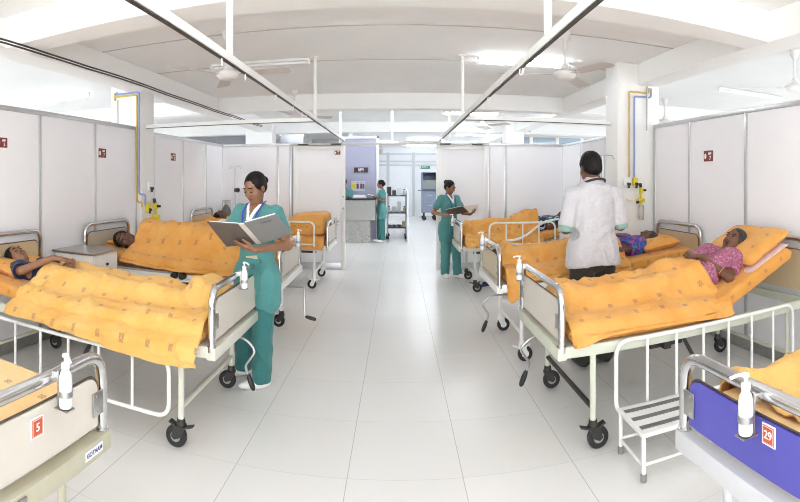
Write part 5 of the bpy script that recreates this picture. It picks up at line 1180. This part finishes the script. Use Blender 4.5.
# clear plastic bag of linen beneath the doctor's bed and clamps on the rail of the sleeping patient's bed
for i, x in enumerate((.90, .985)):
    b = MB(); b.lathe([(.001, -.03), (.03, -.028), (.034, 0), (.03, .028), (.001, .03)], (x, .475, .655), 14, (0, 1, 0)); b.build('clamp_knob', M_BLACK, BEDS['L2'])

# ---------------------------------------------------------------- beyond the passage: counter, trolley, cart, signs
M_GR = granite_mat()
c = thing('reception_counter', 'granite reception counter with dark top beyond the passage', 'counter', (-1.3, 11.9, 0))
b = MB(); b.bb(-.9, .75, -.22, .28, .55, 1.04, .006); b.build('upper_front', M_GR, c, smooth=False); b = MB(); b.bb(-.9, .63, -.14, .26, 0, .55, .006); b.build('plinth', M_GR, c, smooth=False); b = MB(); b.bb(-.92, .77, -.25, .32, 1.04, 1.085, .006); b.build('worktop', mat('dark_granite', (.02, .02, .022, 1), .2), c, smooth=False)
t = thing('paper_tray', 'white paper tray on the granite counter', 'paper tray', (-.93, 11.85, 1.085)); b = MB(); b.bb(-.17, .17, -.11, .11, 0, .025, .003); b.build('tray', M_GREYE, t, smooth=False); b = MB(); b.bb(-.15, .15, -.10, .10, .025, .075, .002); b.build('paper', M_SIGNW, t, smooth=False)
o = thing('person', 'person in teal scrubs behind the counter, half hidden by the left door', 'person', (-1.36, 12.33, 0)); S = Sdf(); UP = .24; hd = Head((-.02, -.03, 1.46), rot3(R(-80) - PI / 2, R(20)), .95); S.chain([A3(0, 0, 1.22), A3(0, 0, 1.30), hd.w((0, -.01, -.07))], [.06, .05, .046]); S.ell((0, 0, 1.04), A3(.14, .10, .22)); hd.skin(S)
for sd in (-1, 1): S.chain([A3(sd * .16, 0, 1.22), A3(sd * .2, -.06, .99), A3(sd * .1, -.26, 1.11)], [.045, .036, .026], .012); hand(S, A3(sd * .1, -.26, 1.11), (-sd * .3, -.9, 0), (0, 0, -1), -sd, (15, 20, 12))
for sd in (-1, 1): S.chain([A3(sd * .09, 0, .85), A3(sd * .1, 0, .46), A3(sd * .1, 0, .06)], [.08, .06, .04])
sdf_obj('body', S, .009, SK_P, o); Hs = Sdf(); hd.hair(Hs, ((0, -.11, 0), (.04, .04, .04))); sdf_obj('hair', Hs, .008, M_HAIR, o)
T = Sdf(); T.ell((0, 0, .98), A3(.17, .13, .30)); T.cap((-.15, 0, 1.23), (.15, 0, 1.23), .06, .06, .04)
for sd in (-1, 1): T.chain([A3(sd * .16, 0, 1.22), A3(sd * .19, -.04, 1.06)], [.065, .068])
sdf_obj('tunic', T, .009, M_SCRUB, o, wr=.006)
# steel trolley with supplies
t = thing('supply_trolley', 'steel supply trolley beside the nurse at the counter', 'trolley', (-.03, 12.75, 0))
for sx in (-1, 1):
    for sy in (-1, 1): b = MB(); b.cyl((sx * .24, sy * .3, .10), (sx * .24, sy * .3, 1.18), .014, seg=8); b.build('post', M_STEEL, t)
for z in (.30, .68, 1.12): b = MB(); b.bb(-.25, .25, -.31, .31, z - .015, z + .01, .003); b.build('shelf', M_DARK, t, smooth=False)
for sx in (-1, 1):
    for sy in (-1, 1): b = MB(); b.lathe([(.001, -.014), (.045, -.014), (.05, 0), (.045, .014), (.001, .014)], (sx * .24, sy * .3, .05), 14, (0, 1, 0)); b.build('castor', M_BLACK, t)
rnd = random.Random(5); WHERE = {1.13: 'top', .69: 'middle', .31: 'bottom'}; SIDE = ['far left', 'middle left', 'middle right', 'far right']
for z in (1.13, .69, .31):
    for i in range(4):
        x = -.20 + i * .13; w_, h_ = rnd.uniform(.09, .12), rnd.uniform(.14, .27); k = rnd.choice(['supply_box', 'supply_box', 'steel_bowl', 'medicine_bottle'])
        col, cn = rnd.choice([(M_DARK, 'dark'), (M_GREYE, 'grey'), (M_TAN, 'brown'), (M_DARK, 'dark')])
        o = thing(k, '%s %s on the %s shelf of the trolley, %s' % (cn if k != 'steel_bowl' else 'steel', {'supply_box': 'box', 'steel_bowl': 'bowl', 'medicine_bottle': 'bottle'}[k], WHERE[z], SIDE[i]), k.split('_')[1], (t.location.x + x, t.location.y - .20 + rnd.uniform(0, .1), z + .001), 0, 'supplies on the steel trolley'); b = MB()
        if k == 'supply_box': b.bb(-w_ / 2, w_ / 2, -.08, .08, 0, h_, .004); b.build('carton', col, o, smooth=False); b = MB(); b.bb(-w_ / 2 - .002, w_ / 2 + .002, -.082, .082, h_ - .02, h_, .003); b.build('lid', M_GREYE, o, smooth=False)
        elif k == 'steel_bowl': b.lathe([(.02, 0), (.03, .002), (.05, .04), (.055, .06), (.052, .06), (.046, .04), (.001, .006)], seg=18); b.build('bowl', M_STEEL, o)
        else: b.lathe([(.001, 0), (.035, 0), (.036, .09), (.015, .12), (.015, .14)], seg=14); b.build('bottle', col, o); b = MB(); b.lathe([(.017, .135), (.017, .16), (.001, .16)], seg=12); b.build('cap', M_BLACK, o)
# blue cart down the corridor
o = thing('blue_cart', 'tall blue metal cart far down the corridor', 'cart', (1.18, 18.4, 0)); MB_ = mat('blue_grey_enamel', (.24, .28, .38, 1), .45)
b = MB()
for x in (-.27, .27): b.bb(x - .02, x + .02, -.35, .35, .28, 1.80, .004)
for z in (.32, 1.10, 1.18, 1.80): b.bb(-.27, .27, -.35, .35, z - .02, z + .015, .003)
b.bb(-.27, .27, .33, .35, .3, 1.8); b.build('cabinet', MB_, o, smooth=False)
for i in (0, 1): b = MB(); b.bb(-.25, .25, -.36, -.34, .34 + i * .37, .69 + i * .37, .004); d = b.build('drawer', MB_, o, smooth=False); b = MB(); b.bb(-.1, .1, -.385, -.36, .56 + i * .37, .585 + i * .37, .004); b.build('handle', M_STEEL, d)
b = MB(); b.cyl((-.29, -.3, 1.12), (-.42, -.3, 1.12), .014, seg=8); b.cyl((-.29, .3, 1.12), (-.42, .3, 1.12), .014, seg=8); b.cyl((-.42, -.3, 1.12), (-.42, .3, 1.12), .014, seg=8); b.build('push_bar', MB_, o)
b = MB(); b.bb(-.24, .24, -.2, .31, 1.2, 1.5); b.build('folded_linen', mat('grey_green_linen', (.36, .40, .38, 1), .9), o)
for sx in (-1, 1):
    for sy in (-1, 1): b = MB(); b.lathe([(.001, -.02), (.07, -.02), (.08, 0), (.07, .02), (.001, .02)], (sx * .2, sy * .26, .08), 16, (0, 1, 0)); b.cyl((sx * .2, sy * .26, .08), (sx * .2, sy * .26, .30), .02, seg=8); b.build('castor', M_BLACK, o)
# signs of the far rooms
def flat_sign(nm, label, p, w, h, m, txt=None, ts=.1, tw=None, cat='sign', x=(1, 0, 0), parts=()):
    o = thing(nm, label, cat, p); M = frame((0, 0, 0), x, (0, 0, 1)); b = MB(); b.prism([(-w / 2, -h / 2), (w / 2, -h / 2), (w / 2, h / 2), (-w / 2, h / 2)], M, .012); b.build('board', m, o, smooth=False)
    if txt: text('lettering', txt, ts, M_SIGNW, o, M @ Matrix.Translation((0, 0, .0075)), width=tw)
    for q in parts: b = MB(); b.prism(q[0], M @ Matrix.Translation((0, 0, .009)), .004); b.build(q[1], q[2], o, smooth=False)
    return o
RC = lambda x0, x1, y0, y1: [(x0, y0), (x1, y0), (x1, y1), (x0, y1)]
flat_sign('room_sign', 'dark maroon sign with white lettering on the lilac board wall', (-.96, 12.585, 1.785), .36, .13, mat('dark_maroon', (.045, .012, .014, 1), .4), 'NEW', .11, .15)
GRN = mat('green_panel', (.02, .16, .06, 1), .5); NB = mat('navy_panel', (.02, .03, .25, 1), .5)
flat_sign('colour_chart', 'waste colour chart in yellow, blue, red and green on the lilac wall', (-1.03, 12.588, 1.37), .36, .26, mat('chart_white', (.52, .52, .62, 1), .5), parts=[(RC(-.165, -.05, -.07, .06), 'swatch', M_YEL), (RC(-.045, .01, -.07, .06), 'swatch', NB), (RC(.05, .105, -.07, .06), 'swatch', M_RED), (RC(.11, .16, -.07, .06), 'swatch', GRN), (RC(-.16, -.06, .09, .105), 'swatch', M_YEL), (RC(-.04, .01, .09, .105), 'swatch', NB), (RC(.05, .10, .09, .105), 'swatch', M_RED), (RC(.115, .15, .09, .105), 'swatch', GRN)], cat='chart')
flat_sign('exit_sign', 'green exit sign high on the far corridor wall', (1.13, 20.36, 2.06), .42, .17, mat('exit_green', (.03, .32, .20, 1), .4), 'EXIT', .13, .26, parts=[(RC(-.20, -.16, -.07, .07), 'pictogram', M_SIGNW)])
flat_sign('direction_sign', 'small white and teal sign on the far beam, right of centre', (3.13, 11.385, 2.775), .17, .19, M_SIGNW, parts=[([(-.07, .07), (.07, .05), (.07, .02), (-.04, .02)], 'arrow', mat('teal_sign', (.03, .22, .22, 1), .4)), ([(-.07, -.01), (.0, .01), (.06, -.07), (-.05, -.075)], 'arrow', MATS['teal_sign'])])
o = thing('junction_box', 'small grey electrical box high on the far corridor wall', 'electrical box', (-.75, 20.33, 2.68)); b = MB(); b.box((0, 0, 0), (.26, .14, .26), bev=.01); b.build('case', M_GREYE, o); b = MB(); b.box((-.02, -.075, 0), (.14, .02, .16), bev=.006); b.build('cover', M_TAN, o)
